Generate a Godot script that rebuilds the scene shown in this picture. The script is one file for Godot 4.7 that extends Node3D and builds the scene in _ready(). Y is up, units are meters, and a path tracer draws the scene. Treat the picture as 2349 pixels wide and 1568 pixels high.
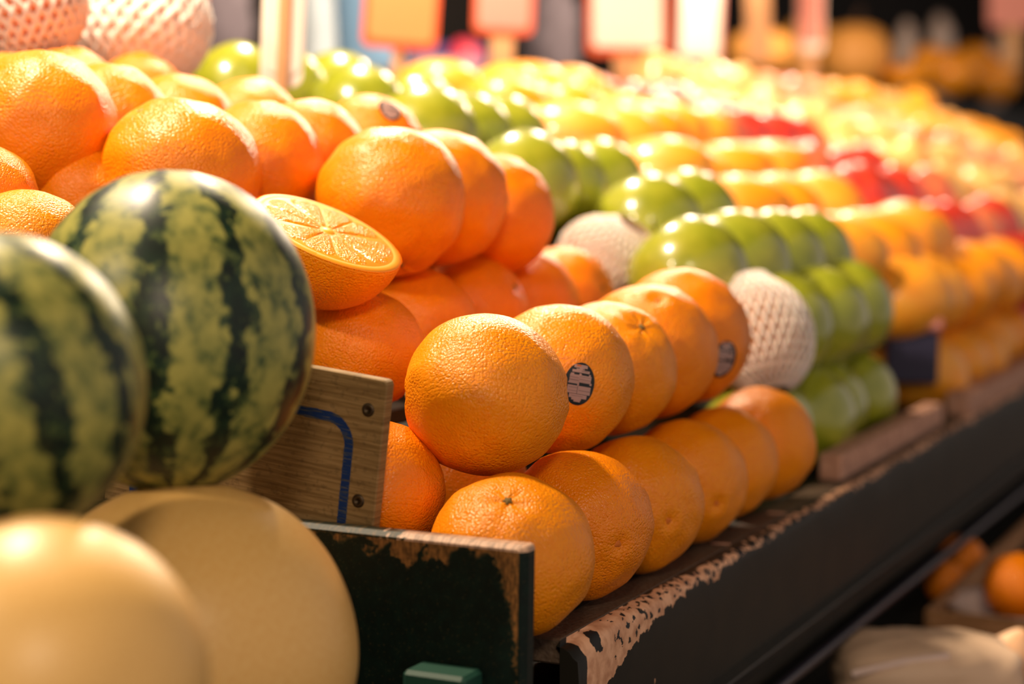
extends Node3D
# A market fruit stand: x runs along the stand, -z towards its back, y up (metres).

var used := {}
var rng := RandomNumberGenerator.new()
var M := {}
var MESH := {}

var ORANGES := [
	[Vector3(0.9353, 1.0876, -0.4219), 0.0439, 0.970, Vector3(-0.5143, 0.8369, 0.1873), 0, 1, "navel orange with a grey stem scar on top, wedged against the green end panel", "oranges in the lowest row on the front ledge", null],
	[Vector3(1.0282, 1.0880, -0.4219), 0.0424, 0.980, Vector3(0.5576, 0.0901, -0.8252), 1, 0, "orange in the lowest row on the ledge, second from the green end panel", "oranges in the lowest row on the front ledge", null],
	[Vector3(1.1181, 1.0859, -0.4219), 0.0415, 0.980, Vector3(0.6214, 0.0974, -0.7774), 2, 1, "orange in the lowest row on the ledge, third from the green end panel", "oranges in the lowest row on the front ledge", null],
	[Vector3(1.2076, 1.0860, -0.4219), 0.0404, 0.980, Vector3(0.6021, 0.2099, -0.7704), 3, 1, "orange in the lowest row on the ledge, fourth from the green end panel", "oranges in the lowest row on the front ledge", null],
	[Vector3(1.2778, 1.0883, -0.4219), 0.0394, 0.980, Vector3(0.0606, 0.8004, -0.5964), 0, 1, "orange in the lowest row on the ledge, fifth from the green end panel", "oranges in the lowest row on the front ledge", null],
	[Vector3(1.3655, 1.0906, -0.4219), 0.0402, 0.980, Vector3(0.9376, -0.2448, -0.2471), 1, 1, "orange in the lowest row on the ledge, sixth from the green end panel", "oranges in the lowest row on the front ledge", null],
	[Vector3(0.9405, 1.1147, -0.5050), 0.0382, 1.000, Vector3(0.9963, 0.0826, -0.0225), 2, 2, "orange low behind the wooden sign, under the second row", "oranges hidden low behind the wooden sign", null],
	[Vector3(1.0704, 1.0973, -0.5150), 0.0392, 1.000, Vector3(0.5433, 0.8392, -0.0230), 3, 2, "shaded orange in the gap under the large front orange", "oranges hidden low behind the wooden sign", null],
	[Vector3(0.9765, 1.1649, -0.4566), 0.0439, 1.055, Vector3(-0.4333, -0.0110, -0.8850), 0, 1, "large orange in sharp focus topping the front corner pile, no sticker", "oranges in the second row", null],
	[Vector3(1.0791, 1.1636, -0.4566), 0.0443, 1.020, Vector3(0.8112, 0.5208, -0.2660), 1, 1, "orange with black oval barcode sticker, beside the large corner orange", "oranges in the second row", Vector3(-0.7848, 0.0485, 0.6186)],
	[Vector3(1.1591, 1.1616, -0.4566), 0.0425, 1.000, Vector3(-0.2357, 0.7369, 0.6335), 2, 1, "plain orange in the second row between the sticker orange and next", "oranges in the second row", null],
	[Vector3(1.2286, 1.1667, -0.4566), 0.0454, 1.000, Vector3(0.4920, -0.8147, -0.3069), 3, 0, "orange in the second row, fourth from the corner", "oranges in the second row", null],
	[Vector3(1.2947, 1.1708, -0.4566), 0.0469, 1.000, Vector3(-0.2127, -0.6468, -0.7324), 0, 2, "orange with black oval sticker next to the sleeved pear", "oranges in the second row", Vector3(-0.5161, -0.2446, 0.8198)],
	[Vector3(1.0331, 1.1792, -0.5650), 0.0380, 1.000, Vector3(-0.0152, 0.8698, 0.2679), 1, 0, "orange with a slit navel on top, just above the wooden sign", "oranges in the third row", null],
	[Vector3(1.1609, 1.1794, -0.5930), 0.0401, 1.000, Vector3(0.9840, 0.1443, 0.1043), 2, 2, "orange in the shaded third row, first from the orange above the sign", "oranges in the third row", null],
	[Vector3(1.2466, 1.1833, -0.5930), 0.0406, 1.000, Vector3(0.0712, 0.5413, 0.8378), 3, 2, "orange in the shaded third row, second from the orange above the sign", "oranges in the third row", null],
	[Vector3(1.3355, 1.1818, -0.5930), 0.0414, 1.000, Vector3(-0.2329, 0.0503, -0.9712), 0, 2, "orange in the shaded third row, third from the orange above the sign", "oranges in the third row", null],
	[Vector3(1.4049, 1.1828, -0.5930), 0.0412, 1.000, Vector3(-0.1004, 0.3007, 0.9484), 1, 2, "orange in the shaded third row, fourth from the orange above the sign", "oranges in the third row", null],
	[Vector3(1.1280, 1.2631, -0.5950), 0.0475, 1.020, Vector3(-0.3148, -0.8910, 0.3213), 2, 0, "big glossy orange leaning over the cut half orange", "oranges in the fourth row", null],
	[Vector3(1.1993, 1.2646, -0.5950), 0.0453, 1.000, Vector3(-0.3809, -0.1800, -0.9070), 3, 0, "orange in the fourth row tucked behind the one over the half", "oranges in the fourth row", null],
	[Vector3(1.2846, 1.2508, -0.5950), 0.0430, 1.000, Vector3(-0.1891, -0.8248, -0.5329), 0, 2, "red-orange fruit ending the fourth row beside the green apples", "oranges in the fourth row", null],
	[Vector3(1.0249, 1.2772, -0.6850), 0.0493, 1.000, Vector3(0.4256, -0.8507, 0.3086), 1, 0, "large orange standing just behind the big watermelon", "oranges in the fifth row", null],
	[Vector3(1.1137, 1.2820, -0.6850), 0.0441, 1.000, Vector3(0.5083, -0.4842, 0.7121), 2, 0, "orange in the fifth row, first past the one behind the watermelon", "oranges in the fifth row", null],
	[Vector3(1.1781, 1.2892, -0.6850), 0.0411, 1.000, Vector3(0.4420, 0.8760, -0.1930), 3, 2, "orange in the fifth row, second past the one behind the watermelon", "oranges in the fifth row", null],
	[Vector3(1.2680, 1.2951, -0.6850), 0.0395, 1.000, Vector3(-0.4556, -0.4652, -0.7589), 0, 0, "orange in the fifth row, third past the one behind the watermelon", "oranges in the fifth row", Vector3(-0.3480, 0.6806, 0.5316)],
	[Vector3(0.8968, 1.2320, -0.7000), 0.0404, 1.000, Vector3(-0.0338, -0.5921, 0.8052), 1, 1, "small orange low between the watermelon and the top-left oranges", "oranges in the fifth row", null],
	[Vector3(1.0026, 1.2640, -0.7350), 0.0330, 1.000, Vector3(-0.7900, -0.4622, -0.4028), 2, 0, "orange filling the gap beside the small low orange", "oranges in the fifth row", null],
	[Vector3(0.9073, 1.2658, -0.7350), 0.0294, 1.000, Vector3(-0.5634, 0.5121, -0.6483), 3, 0, "orange at the bare end of the fifth row", "oranges in the fifth row", null],
	[Vector3(1.3585, 1.2148, -0.6650), 0.0368, 1.000, Vector3(-0.1609, -0.2984, 0.9408), 0, 2, "orange wedged under the big glossy orange behind the half", "oranges in the fourth row", null],
	[Vector3(0.9972, 1.3064, -0.7670), 0.0471, 1.000, Vector3(0.8371, -0.4519, 0.3084), 1, 0, "large orange high at the end of the stand, under sleeved pears", "oranges in the top rows", null],
	[Vector3(1.0675, 1.3074, -0.7670), 0.0410, 1.000, Vector3(-0.1650, -0.7134, 0.6810), 2, 0, "orange in the sixth row, first past the large end orange", "oranges in the top rows", null],
	[Vector3(1.1477, 1.3056, -0.7670), 0.0389, 1.000, Vector3(0.9529, 0.0661, -0.2960), 3, 0, "orange in the sixth row, second past the large end orange", "oranges in the top rows", null],
	[Vector3(1.2351, 1.3078, -0.7670), 0.0383, 1.000, Vector3(0.5427, -0.7093, 0.4498), 0, 0, "orange in the sixth row, third past the large end orange", "oranges in the top rows", null],
	[Vector3(1.0724, 1.3215, -0.8500), 0.0344, 1.000, Vector3(0.8564, -0.4368, 0.2754), 1, 2, "brightly lit orange in the top row, first below the sleeved pears", "oranges in the top rows", null],
	[Vector3(1.1380, 1.3305, -0.8500), 0.0329, 1.000, Vector3(-0.2703, 0.9551, 0.1216), 2, 2, "brightly lit orange in the top row, second below the sleeved pears", "oranges in the top rows", null],
	[Vector3(1.2204, 1.3297, -0.8500), 0.0331, 1.000, Vector3(-0.5794, -0.6130, -0.5372), 3, 2, "brightly lit orange in the top row, third below the sleeved pears", "oranges in the top rows", null],
]
var HALF := [Vector3(0.9946, 1.2490, -0.5650), Vector3(-0.0629, 0.8887, 0.4540)]
var FOAM := [
	[Vector3(1.4739, 1.1562, -0.4566), "pear_tan", Vector3(0.2851, 0.8641, -0.3074), Vector3(0.0388, 0.0448, 0.0388), "pear in white foam sleeve between second-row oranges and green apples"],
	[Vector3(1.5158, 1.2048, -0.6000), "pear_tan", Vector3(-0.0032, 0.7827, 0.5384), Vector3(0.0418, 0.0347, 0.0418), "pear in white foam sleeve lying behind the shaded third-row oranges"],
	[Vector3(1.2840, 1.3882, -0.9000), "pear_peach", Vector3(0.3018, 0.9272, -0.0414), Vector3(0.0550, 0.0497, 0.0550), "large pear in bright white foam sleeve atop the oranges"],
	[Vector3(1.1485, 1.3933, -0.9000), "pear_orange", Vector3(-0.1890, 0.9123, -0.1481), Vector3(0.0442, 0.0426, 0.0442), "pear in orange-tinted foam sleeve at the end of the top row"],
]
var MELONS := [
	["watermelon", Vector3(0.7787, 1.2122, -0.5252), Vector3(0.1698, 0.9628, -0.1468), Vector3(0.0669, 0.0750, 0.0669), Vector3(-0.8987, 0.0981, 0.4279), "striped watermelon resting beside the wooden sign and the cut orange"],
	["watermelon", Vector3(0.6232, 1.2040, -0.5013), Vector3(-0.1824, 0.9359, -0.2612), Vector3(0.0578, 0.0604, 0.0578), Vector3(-0.5562, 0.0905, 0.8218), "striped watermelon beside the other one, its highlight nearly white"],
	["honeydew", Vector3(0.7608, 1.0650, -0.5052), Vector3(0.5533, 0.7612, 0.0668), Vector3(0.0786, 0.0794, 0.0786), Vector3(-0.9070, 0.0978, 0.4097), "pale cream honeydew melon below the striped watermelons, next to end panel"],
	["honeydew", Vector3(0.5569, 1.1099, -0.4304), Vector3(0.1736, 0.7611, -0.5297), Vector3(0.0590, 0.0590, 0.0590), Vector3(-0.5191, 0.0853, 0.7831), "pale cream honeydew melon in front of the other honeydew"],
]
var SIGN := Transform3D(Basis(Vector3(0.0000, -0.1034, 0.9946), Vector3(-0.0000, 0.9946, 0.1034), Vector3(-1.0000, -0.0000, -0.0000)), Vector3(0.8935, 1.1806, -0.4702))
var ROWS := [
	["green_apple", "green apple", "apple", "green apples in rows", ["green"], "apple", "oranges", 0, [[1.488, 1.082, -0.461, 0.0437, 0], [1.584, 1.081, -0.452, 0.0428, 0], [1.667, 1.079, -0.462, 0.0411, 0], [1.753, 1.080, -0.458, 0.0419, 0]]],
	["green_apple", "green apple", "apple", "green apples in rows", ["green"], "apple", "oranges", 1, [[1.571, 1.154, -0.474, 0.0466, 0], [1.658, 1.154, -0.466, 0.0469, 0], [1.747, 1.155, -0.468, 0.0481, 0]]],
	["green_apple", "green apple", "apple", "green apples in rows", ["green"], "apple", "oranges", 2, [[1.493, 1.198, -0.522, 0.0481, 0], [1.579, 1.200, -0.516, 0.0498, 0], [1.673, 1.199, -0.512, 0.0489, 0], [1.757, 1.198, -0.508, 0.0481, 0]]],
	["green_apple", "green apple", "apple", "green apples in rows", ["green"], "apple", "oranges", 3, [[1.602, 1.230, -0.598, 0.0473, 0], [1.683, 1.232, -0.593, 0.0486, 0]]],
	["green_apple", "green apple", "apple", "green apples in rows", ["green"], "apple", "oranges", 4, [[1.527, 1.263, -0.684, 0.0497, 0], [1.615, 1.259, -0.689, 0.0460, 0], [1.706, 1.260, -0.689, 0.0466, 0]]],
	["green_apple", "green apple", "apple", "green apples in rows", ["green"], "apple", "oranges", 5, [[1.502, 1.300, -0.764, 0.0497, 0], [1.586, 1.298, -0.767, 0.0482, 0], [1.672, 1.298, -0.772, 0.0482, 0]]],
	["green_apple", "green apple", "apple", "green apples in rows", ["green"], "apple", "oranges", 6, [[1.567, 1.325, -0.860, 0.0435, 0], [1.661, 1.323, -0.850, 0.0410, 0]]],
	["green_apple", "green apple", "apple", "green apples in rows", ["green"], "apple", "oranges", 7, [[1.473, 1.342, -0.928, 0.0418, 0], [1.563, 1.342, -0.936, 0.0420, 0], [1.651, 1.342, -0.928, 0.0421, 0]]],
	["mango", "golden mango", "mango", "golden mangoes in rows", ["gold", "gold2"], "mango", "green apples", 0, [[1.999, 1.080, -0.455, 0.0418, 1], [2.096, 1.079, -0.452, 0.0413, 1], [2.187, 1.077, -0.450, 0.0395, 1], [2.287, 1.081, -0.463, 0.0432, 1], [2.382, 1.080, -0.458, 0.0416, 0]]],
	["mango", "golden mango", "mango", "golden mangoes in rows", ["gold", "gold2"], "mango", "green apples", 1, [[1.954, 1.154, -0.471, 0.0471, 1], [2.049, 1.153, -0.474, 0.0462, 1], [2.135, 1.151, -0.461, 0.0443, 0], [2.237, 1.155, -0.469, 0.0478, 0], [2.321, 1.153, -0.468, 0.0459, 0], [2.420, 1.154, -0.467, 0.0467, 0]]],
	["mango", "golden mango", "mango", "golden mangoes in rows", ["gold", "gold2"], "mango", "green apples", 2, [[1.897, 1.195, -0.521, 0.0453, 1], [1.989, 1.197, -0.511, 0.0474, 0], [2.092, 1.196, -0.510, 0.0462, 1], [2.186, 1.198, -0.520, 0.0479, 0]]],
	["mango", "golden mango", "mango", "golden mangoes in rows", ["gold", "gold2"], "mango", "green apples", 3, [[1.872, 1.233, -0.609, 0.0459, 0], [1.965, 1.232, -0.599, 0.0449, 0], [2.065, 1.231, -0.584, 0.0476, 1]]],
	["mango", "golden mango", "mango", "golden mangoes in rows", ["gold", "gold2"], "mango", "green apples", 4, [[1.849, 1.262, -0.685, 0.0482, 1], [1.923, 1.261, -0.681, 0.0444, 1], [2.020, 1.262, -0.672, 0.0454, 0], [2.119, 1.261, -0.674, 0.0470, 1], [2.220, 1.264, -0.690, 0.0458, 0]]],
	["mango", "golden mango", "mango", "golden mangoes in rows", ["gold", "gold2"], "mango", "green apples", 5, [[1.828, 1.300, -0.770, 0.0466, 1], [1.929, 1.300, -0.761, 0.0456, 1], [2.007, 1.301, -0.767, 0.0469, 0], [2.109, 1.307, -0.780, 0.0480, 1], [2.211, 1.304, -0.778, 0.0443, 1]]],
	["mango", "golden mango", "mango", "golden mangoes in rows", ["gold", "gold2"], "mango", "green apples", 6, [[1.826, 1.330, -0.841, 0.0421, 0], [1.907, 1.327, -0.856, 0.0413, 0], [2.005, 1.332, -0.849, 0.0421, 0], [2.092, 1.326, -0.862, 0.0394, 1], [2.204, 1.324, -0.864, 0.0417, 0]]],
	["mango", "golden mango", "mango", "golden mangoes in rows", ["gold", "gold2"], "mango", "green apples", 7, [[1.837, 1.349, -0.920, 0.0398, 1], [1.916, 1.344, -0.953, 0.0429, 0], [2.023, 1.351, -0.926, 0.0412, 1], [2.113, 1.353, -0.931, 0.0432, 0], [2.204, 1.351, -0.923, 0.0434, 1]]],
	["red_apple", "red apple", "apple", "red apples in rows", ["red", "red2", "red"], "apple", "golden mangoes", 0, [[2.439, 1.078, -0.461, 0.0395, 0], [2.533, 1.077, -0.462, 0.0393, 2], [2.621, 1.081, -0.461, 0.0428, 0], [2.706, 1.078, -0.456, 0.0400, 1], [2.804, 1.081, -0.456, 0.0427, 1]]],
	["red_apple", "red apple", "apple", "red apples in rows", ["red", "red2", "red"], "apple", "golden mangoes", 1, [[2.504, 1.153, -0.470, 0.0463, 2], [2.587, 1.153, -0.463, 0.0459, 0], [2.684, 1.151, -0.463, 0.0444, 2], [2.768, 1.152, -0.472, 0.0449, 0]]],
	["red_apple", "red apple", "apple", "red apples in rows", ["red", "red2", "red"], "apple", "golden mangoes", 2, [[2.322, 1.195, -0.518, 0.0451, 0], [2.414, 1.195, -0.520, 0.0454, 2], [2.506, 1.193, -0.508, 0.0434, 1], [2.595, 1.197, -0.508, 0.0468, 0]]],
	["red_apple", "red apple", "apple", "red apples in rows", ["red", "red2", "red"], "apple", "golden mangoes", 3, [[2.224, 1.238, -0.585, 0.0473, 0], [2.303, 1.232, -0.592, 0.0471, 0], [2.405, 1.229, -0.615, 0.0461, 0], [2.485, 1.234, -0.608, 0.0472, 0], [2.574, 1.236, -0.584, 0.0438, 1]]],
	["red_apple", "red apple", "apple", "red apples in rows", ["red", "red2", "red"], "apple", "golden mangoes", 4, [[2.325, 1.259, -0.679, 0.0459, 1], [2.399, 1.264, -0.694, 0.0450, 1], [2.501, 1.259, -0.677, 0.0450, 2], [2.588, 1.263, -0.676, 0.0452, 2]]],
	["red_apple", "red apple", "apple", "red apples in rows", ["red", "red2", "red"], "apple", "golden mangoes", 5, [[2.297, 1.305, -0.779, 0.0475, 1], [2.394, 1.306, -0.781, 0.0462, 0], [2.492, 1.303, -0.771, 0.0467, 0], [2.570, 1.297, -0.763, 0.0463, 2]]],
	["red_apple", "red apple", "apple", "red apples in rows", ["red", "red2", "red"], "apple", "golden mangoes", 6, [[2.322, 1.330, -0.860, 0.0412, 0], [2.431, 1.327, -0.841, 0.0404, 2], [2.506, 1.329, -0.858, 0.0395, 2], [2.592, 1.327, -0.865, 0.0401, 2]]],
	["red_apple", "red apple", "apple", "red apples in rows", ["red", "red2", "red"], "apple", "golden mangoes", 7, [[2.316, 1.347, -0.937, 0.0392, 2], [2.389, 1.343, -0.919, 0.0405, 0], [2.490, 1.342, -0.944, 0.0391, 1], [2.592, 1.347, -0.946, 0.0425, 0]]],
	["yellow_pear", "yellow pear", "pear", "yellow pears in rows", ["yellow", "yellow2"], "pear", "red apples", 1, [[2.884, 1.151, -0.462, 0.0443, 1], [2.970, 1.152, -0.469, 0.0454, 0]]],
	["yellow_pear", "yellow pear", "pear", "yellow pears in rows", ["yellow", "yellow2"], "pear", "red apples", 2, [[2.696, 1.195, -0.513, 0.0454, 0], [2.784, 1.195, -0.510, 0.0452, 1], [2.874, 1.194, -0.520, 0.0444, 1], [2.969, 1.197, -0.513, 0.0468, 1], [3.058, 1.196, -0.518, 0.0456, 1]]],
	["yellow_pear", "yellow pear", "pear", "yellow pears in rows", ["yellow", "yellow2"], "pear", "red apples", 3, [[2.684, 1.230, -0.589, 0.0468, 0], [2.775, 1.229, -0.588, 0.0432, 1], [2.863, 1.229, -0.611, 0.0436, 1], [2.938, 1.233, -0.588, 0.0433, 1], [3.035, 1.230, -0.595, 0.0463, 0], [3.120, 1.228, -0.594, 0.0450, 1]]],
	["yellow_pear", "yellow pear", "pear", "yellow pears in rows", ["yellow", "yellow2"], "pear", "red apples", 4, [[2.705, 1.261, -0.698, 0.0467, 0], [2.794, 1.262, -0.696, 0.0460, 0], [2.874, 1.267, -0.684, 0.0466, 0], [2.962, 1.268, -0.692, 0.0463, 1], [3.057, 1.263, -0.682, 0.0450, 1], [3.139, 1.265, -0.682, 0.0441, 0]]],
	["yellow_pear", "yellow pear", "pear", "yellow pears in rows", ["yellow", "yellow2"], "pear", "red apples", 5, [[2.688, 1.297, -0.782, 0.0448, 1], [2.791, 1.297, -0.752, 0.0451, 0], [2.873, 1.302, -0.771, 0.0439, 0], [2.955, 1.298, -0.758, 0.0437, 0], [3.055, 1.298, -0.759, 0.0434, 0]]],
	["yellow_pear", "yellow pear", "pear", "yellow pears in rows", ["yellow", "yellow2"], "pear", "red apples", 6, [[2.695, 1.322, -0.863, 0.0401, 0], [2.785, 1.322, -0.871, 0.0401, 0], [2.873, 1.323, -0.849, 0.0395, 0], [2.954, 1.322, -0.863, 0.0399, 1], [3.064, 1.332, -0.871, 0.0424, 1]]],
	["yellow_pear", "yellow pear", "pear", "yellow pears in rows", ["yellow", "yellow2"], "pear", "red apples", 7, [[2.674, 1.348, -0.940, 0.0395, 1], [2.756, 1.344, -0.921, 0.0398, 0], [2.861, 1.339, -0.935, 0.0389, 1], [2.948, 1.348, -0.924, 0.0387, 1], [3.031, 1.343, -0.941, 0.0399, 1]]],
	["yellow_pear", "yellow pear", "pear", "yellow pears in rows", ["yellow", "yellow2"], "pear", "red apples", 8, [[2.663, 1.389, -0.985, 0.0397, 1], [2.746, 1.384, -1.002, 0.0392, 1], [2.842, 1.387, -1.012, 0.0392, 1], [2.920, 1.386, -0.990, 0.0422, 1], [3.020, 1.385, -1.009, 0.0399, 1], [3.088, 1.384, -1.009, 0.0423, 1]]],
	["peach", "blushed peach", "peach", "blushed peaches in rows", ["peach", "red2", "peach"], "round_fruit", "yellow pears", 2, [[3.202, 1.192, -0.518, 0.0422, 1]]],
	["peach", "blushed peach", "peach", "blushed peaches in rows", ["peach", "red2", "peach"], "round_fruit", "yellow pears", 3, [[3.239, 1.230, -0.616, 0.0434, 0], [3.333, 1.231, -0.611, 0.0433, 0], [3.414, 1.227, -0.605, 0.0429, 2]]],
	["peach", "blushed peach", "peach", "blushed peaches in rows", ["peach", "red2", "peach"], "round_fruit", "yellow pears", 4, [[3.240, 1.262, -0.675, 0.0461, 2], [3.338, 1.266, -0.679, 0.0441, 2], [3.425, 1.264, -0.669, 0.0452, 0], [3.523, 1.258, -0.701, 0.0444, 1]]],
	["peach", "blushed peach", "peach", "blushed peaches in rows", ["peach", "red2", "peach"], "round_fruit", "yellow pears", 5, [[3.219, 1.294, -0.782, 0.0422, 2], [3.308, 1.299, -0.777, 0.0423, 1], [3.395, 1.296, -0.782, 0.0445, 2], [3.481, 1.295, -0.753, 0.0438, 1]]],
	["peach", "blushed peach", "peach", "blushed peaches in rows", ["peach", "red2", "peach"], "round_fruit", "yellow pears", 6, [[3.209, 1.326, -0.854, 0.0405, 0], [3.313, 1.327, -0.865, 0.0413, 0], [3.388, 1.326, -0.872, 0.0400, 1], [3.482, 1.323, -0.849, 0.0386, 2]]],
	["peach", "blushed peach", "peach", "blushed peaches in rows", ["peach", "red2", "peach"], "round_fruit", "yellow pears", 7, [[3.206, 1.350, -0.952, 0.0413, 2], [3.294, 1.348, -0.930, 0.0395, 0], [3.388, 1.346, -0.945, 0.0412, 1], [3.466, 1.340, -0.951, 0.0395, 0]]],
	["peach", "blushed peach", "peach", "blushed peaches in rows", ["peach", "red2", "peach"], "round_fruit", "yellow pears", 8, [[3.189, 1.386, -0.993, 0.0384, 2], [3.287, 1.380, -0.990, 0.0379, 1], [3.372, 1.387, -1.009, 0.0393, 1], [3.463, 1.387, -0.998, 0.0382, 0]]],
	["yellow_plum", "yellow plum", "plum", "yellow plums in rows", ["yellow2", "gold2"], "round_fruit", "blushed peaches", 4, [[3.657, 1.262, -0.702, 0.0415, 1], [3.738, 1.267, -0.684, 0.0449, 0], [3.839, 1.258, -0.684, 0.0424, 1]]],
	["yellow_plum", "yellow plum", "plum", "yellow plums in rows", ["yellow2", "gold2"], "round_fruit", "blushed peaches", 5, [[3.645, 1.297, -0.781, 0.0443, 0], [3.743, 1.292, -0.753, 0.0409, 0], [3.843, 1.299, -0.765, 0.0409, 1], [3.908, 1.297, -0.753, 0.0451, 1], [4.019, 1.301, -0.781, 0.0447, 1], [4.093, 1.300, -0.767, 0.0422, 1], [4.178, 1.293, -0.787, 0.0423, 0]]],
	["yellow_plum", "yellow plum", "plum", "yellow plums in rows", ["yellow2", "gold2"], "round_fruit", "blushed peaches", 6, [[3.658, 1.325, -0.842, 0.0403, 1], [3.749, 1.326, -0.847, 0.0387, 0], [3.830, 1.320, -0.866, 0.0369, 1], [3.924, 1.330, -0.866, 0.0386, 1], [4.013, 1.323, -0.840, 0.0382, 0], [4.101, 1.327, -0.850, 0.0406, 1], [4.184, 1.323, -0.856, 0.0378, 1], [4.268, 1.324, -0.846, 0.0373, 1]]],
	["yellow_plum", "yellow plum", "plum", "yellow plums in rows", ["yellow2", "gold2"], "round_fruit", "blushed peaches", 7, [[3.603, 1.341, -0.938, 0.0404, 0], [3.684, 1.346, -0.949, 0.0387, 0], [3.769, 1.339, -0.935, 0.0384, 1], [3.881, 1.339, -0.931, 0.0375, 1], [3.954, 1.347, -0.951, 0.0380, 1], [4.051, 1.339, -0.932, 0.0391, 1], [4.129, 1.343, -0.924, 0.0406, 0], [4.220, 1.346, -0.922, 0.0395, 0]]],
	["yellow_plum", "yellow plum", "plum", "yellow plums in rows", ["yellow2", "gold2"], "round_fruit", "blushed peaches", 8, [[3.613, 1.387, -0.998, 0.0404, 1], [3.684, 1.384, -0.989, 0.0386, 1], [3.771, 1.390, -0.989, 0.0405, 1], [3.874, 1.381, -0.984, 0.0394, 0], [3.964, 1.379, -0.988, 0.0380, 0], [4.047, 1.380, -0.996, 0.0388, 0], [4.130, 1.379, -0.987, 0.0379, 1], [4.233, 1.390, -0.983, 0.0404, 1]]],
]
var TREADS := [[1.438, 1.803, 1.0375, 0.455, 0.075], [1.443, 1.807, 1.1495, 0.515, 0.075], [1.552, 1.733, 1.1825, 0.600, 0.075], [1.477, 1.756, 1.2125, 0.685, 0.075], [1.452, 1.722, 1.2495, 0.770, 0.075], [1.517, 1.711, 1.2815, 0.855, 0.075], [1.423, 1.701, 1.2995, 0.935, 0.075], [1.949, 2.432, 1.0375, 0.455, 0.075], [1.847, 2.236, 1.1495, 0.515, 0.075], [1.822, 2.115, 1.1825, 0.600, 0.075], [1.799, 2.270, 1.2125, 0.685, 0.075], [1.778, 2.261, 1.2495, 0.770, 0.075], [1.776, 2.254, 1.2815, 0.855, 0.075], [1.787, 2.254, 1.2995, 0.935, 0.075], [2.389, 2.854, 1.0375, 0.455, 0.075], [2.272, 2.645, 1.1495, 0.515, 0.075], [2.174, 2.624, 1.1825, 0.600, 0.075], [2.275, 2.638, 1.2125, 0.685, 0.075], [2.247, 2.620, 1.2495, 0.770, 0.075], [2.272, 2.642, 1.2815, 0.855, 0.075], [2.266, 2.642, 1.2995, 0.935, 0.075], [2.646, 3.108, 1.1495, 0.515, 0.075], [2.634, 3.170, 1.1825, 0.600, 0.075], [2.655, 3.189, 1.2125, 0.685, 0.075], [2.638, 3.105, 1.2495, 0.770, 0.075], [2.645, 3.114, 1.2815, 0.855, 0.075], [2.624, 3.081, 1.2995, 0.935, 0.075], [2.613, 3.138, 1.3395, 1.000, 0.075], [3.152, 3.252, 1.1495, 0.515, 0.075], [3.189, 3.464, 1.1825, 0.600, 0.075], [3.190, 3.573, 1.2125, 0.685, 0.075], [3.169, 3.531, 1.2495, 0.770, 0.075], [3.159, 3.532, 1.2815, 0.855, 0.075], [3.156, 3.516, 1.2995, 0.935, 0.075], [3.139, 3.513, 1.3395, 1.000, 0.075], [3.607, 3.889, 1.2125, 0.685, 0.075], [3.595, 4.228, 1.2495, 0.770, 0.075], [3.608, 4.318, 1.2815, 0.855, 0.075], [3.553, 4.270, 1.2995, 0.935, 0.075], [3.563, 4.283, 1.3395, 1.000, 0.075], [0.892, 1.410, 1.0435, 0.443, 0.055], [0.900, 1.460, 1.1370, 0.605, 0.070], [0.900, 1.330, 1.2380, 0.690, 0.075], [0.900, 1.300, 1.2620, 0.775, 0.075], [0.900, 1.350, 1.3000, 0.860, 0.070], [1.020, 1.380, 1.3350, 0.920, 0.050]]
var SKINS := [
	["green", Color(0.66, 0.66, 0.18), Color(0.51, 0.55, 0.11), 0.30, 0.9],
	["gold", Color(0.97, 0.63, 0.08), Color(0.95, 0.56, 0.04), 0.45, 0.4],
	["gold2", Color(0.97, 0.60, 0.12), Color(0.96, 0.67, 0.20), 0.45, 0.4],
	["red", Color(0.80, 0.14, 0.12), Color(0.88, 0.34, 0.22), 0.35, 0.9],
	["red2", Color(0.86, 0.32, 0.24), Color(0.94, 0.62, 0.38), 0.35, 0.8],
	["yellow", Color(0.93, 0.78, 0.46), Color(0.91, 0.70, 0.38), 0.45, 0.6],  # pear and plum yellows paled to put glare on far fruit into colour
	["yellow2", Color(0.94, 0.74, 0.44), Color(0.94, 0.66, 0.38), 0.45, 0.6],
	["peach", Color(0.92, 0.54, 0.40), Color(0.95, 0.68, 0.46), 0.5, 0.0],
	["pear_tan", Color(0.70, 0.45, 0.22), Color(0.62, 0.38, 0.18), 0.5, 0.0],
	["pear_peach", Color(0.94, 0.76, 0.60), Color(0.92, 0.70, 0.52), 0.5, 0.0],
	["pear_orange", Color(0.92, 0.55, 0.32), Color(0.88, 0.48, 0.26), 0.5, 0.0],
]
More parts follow.
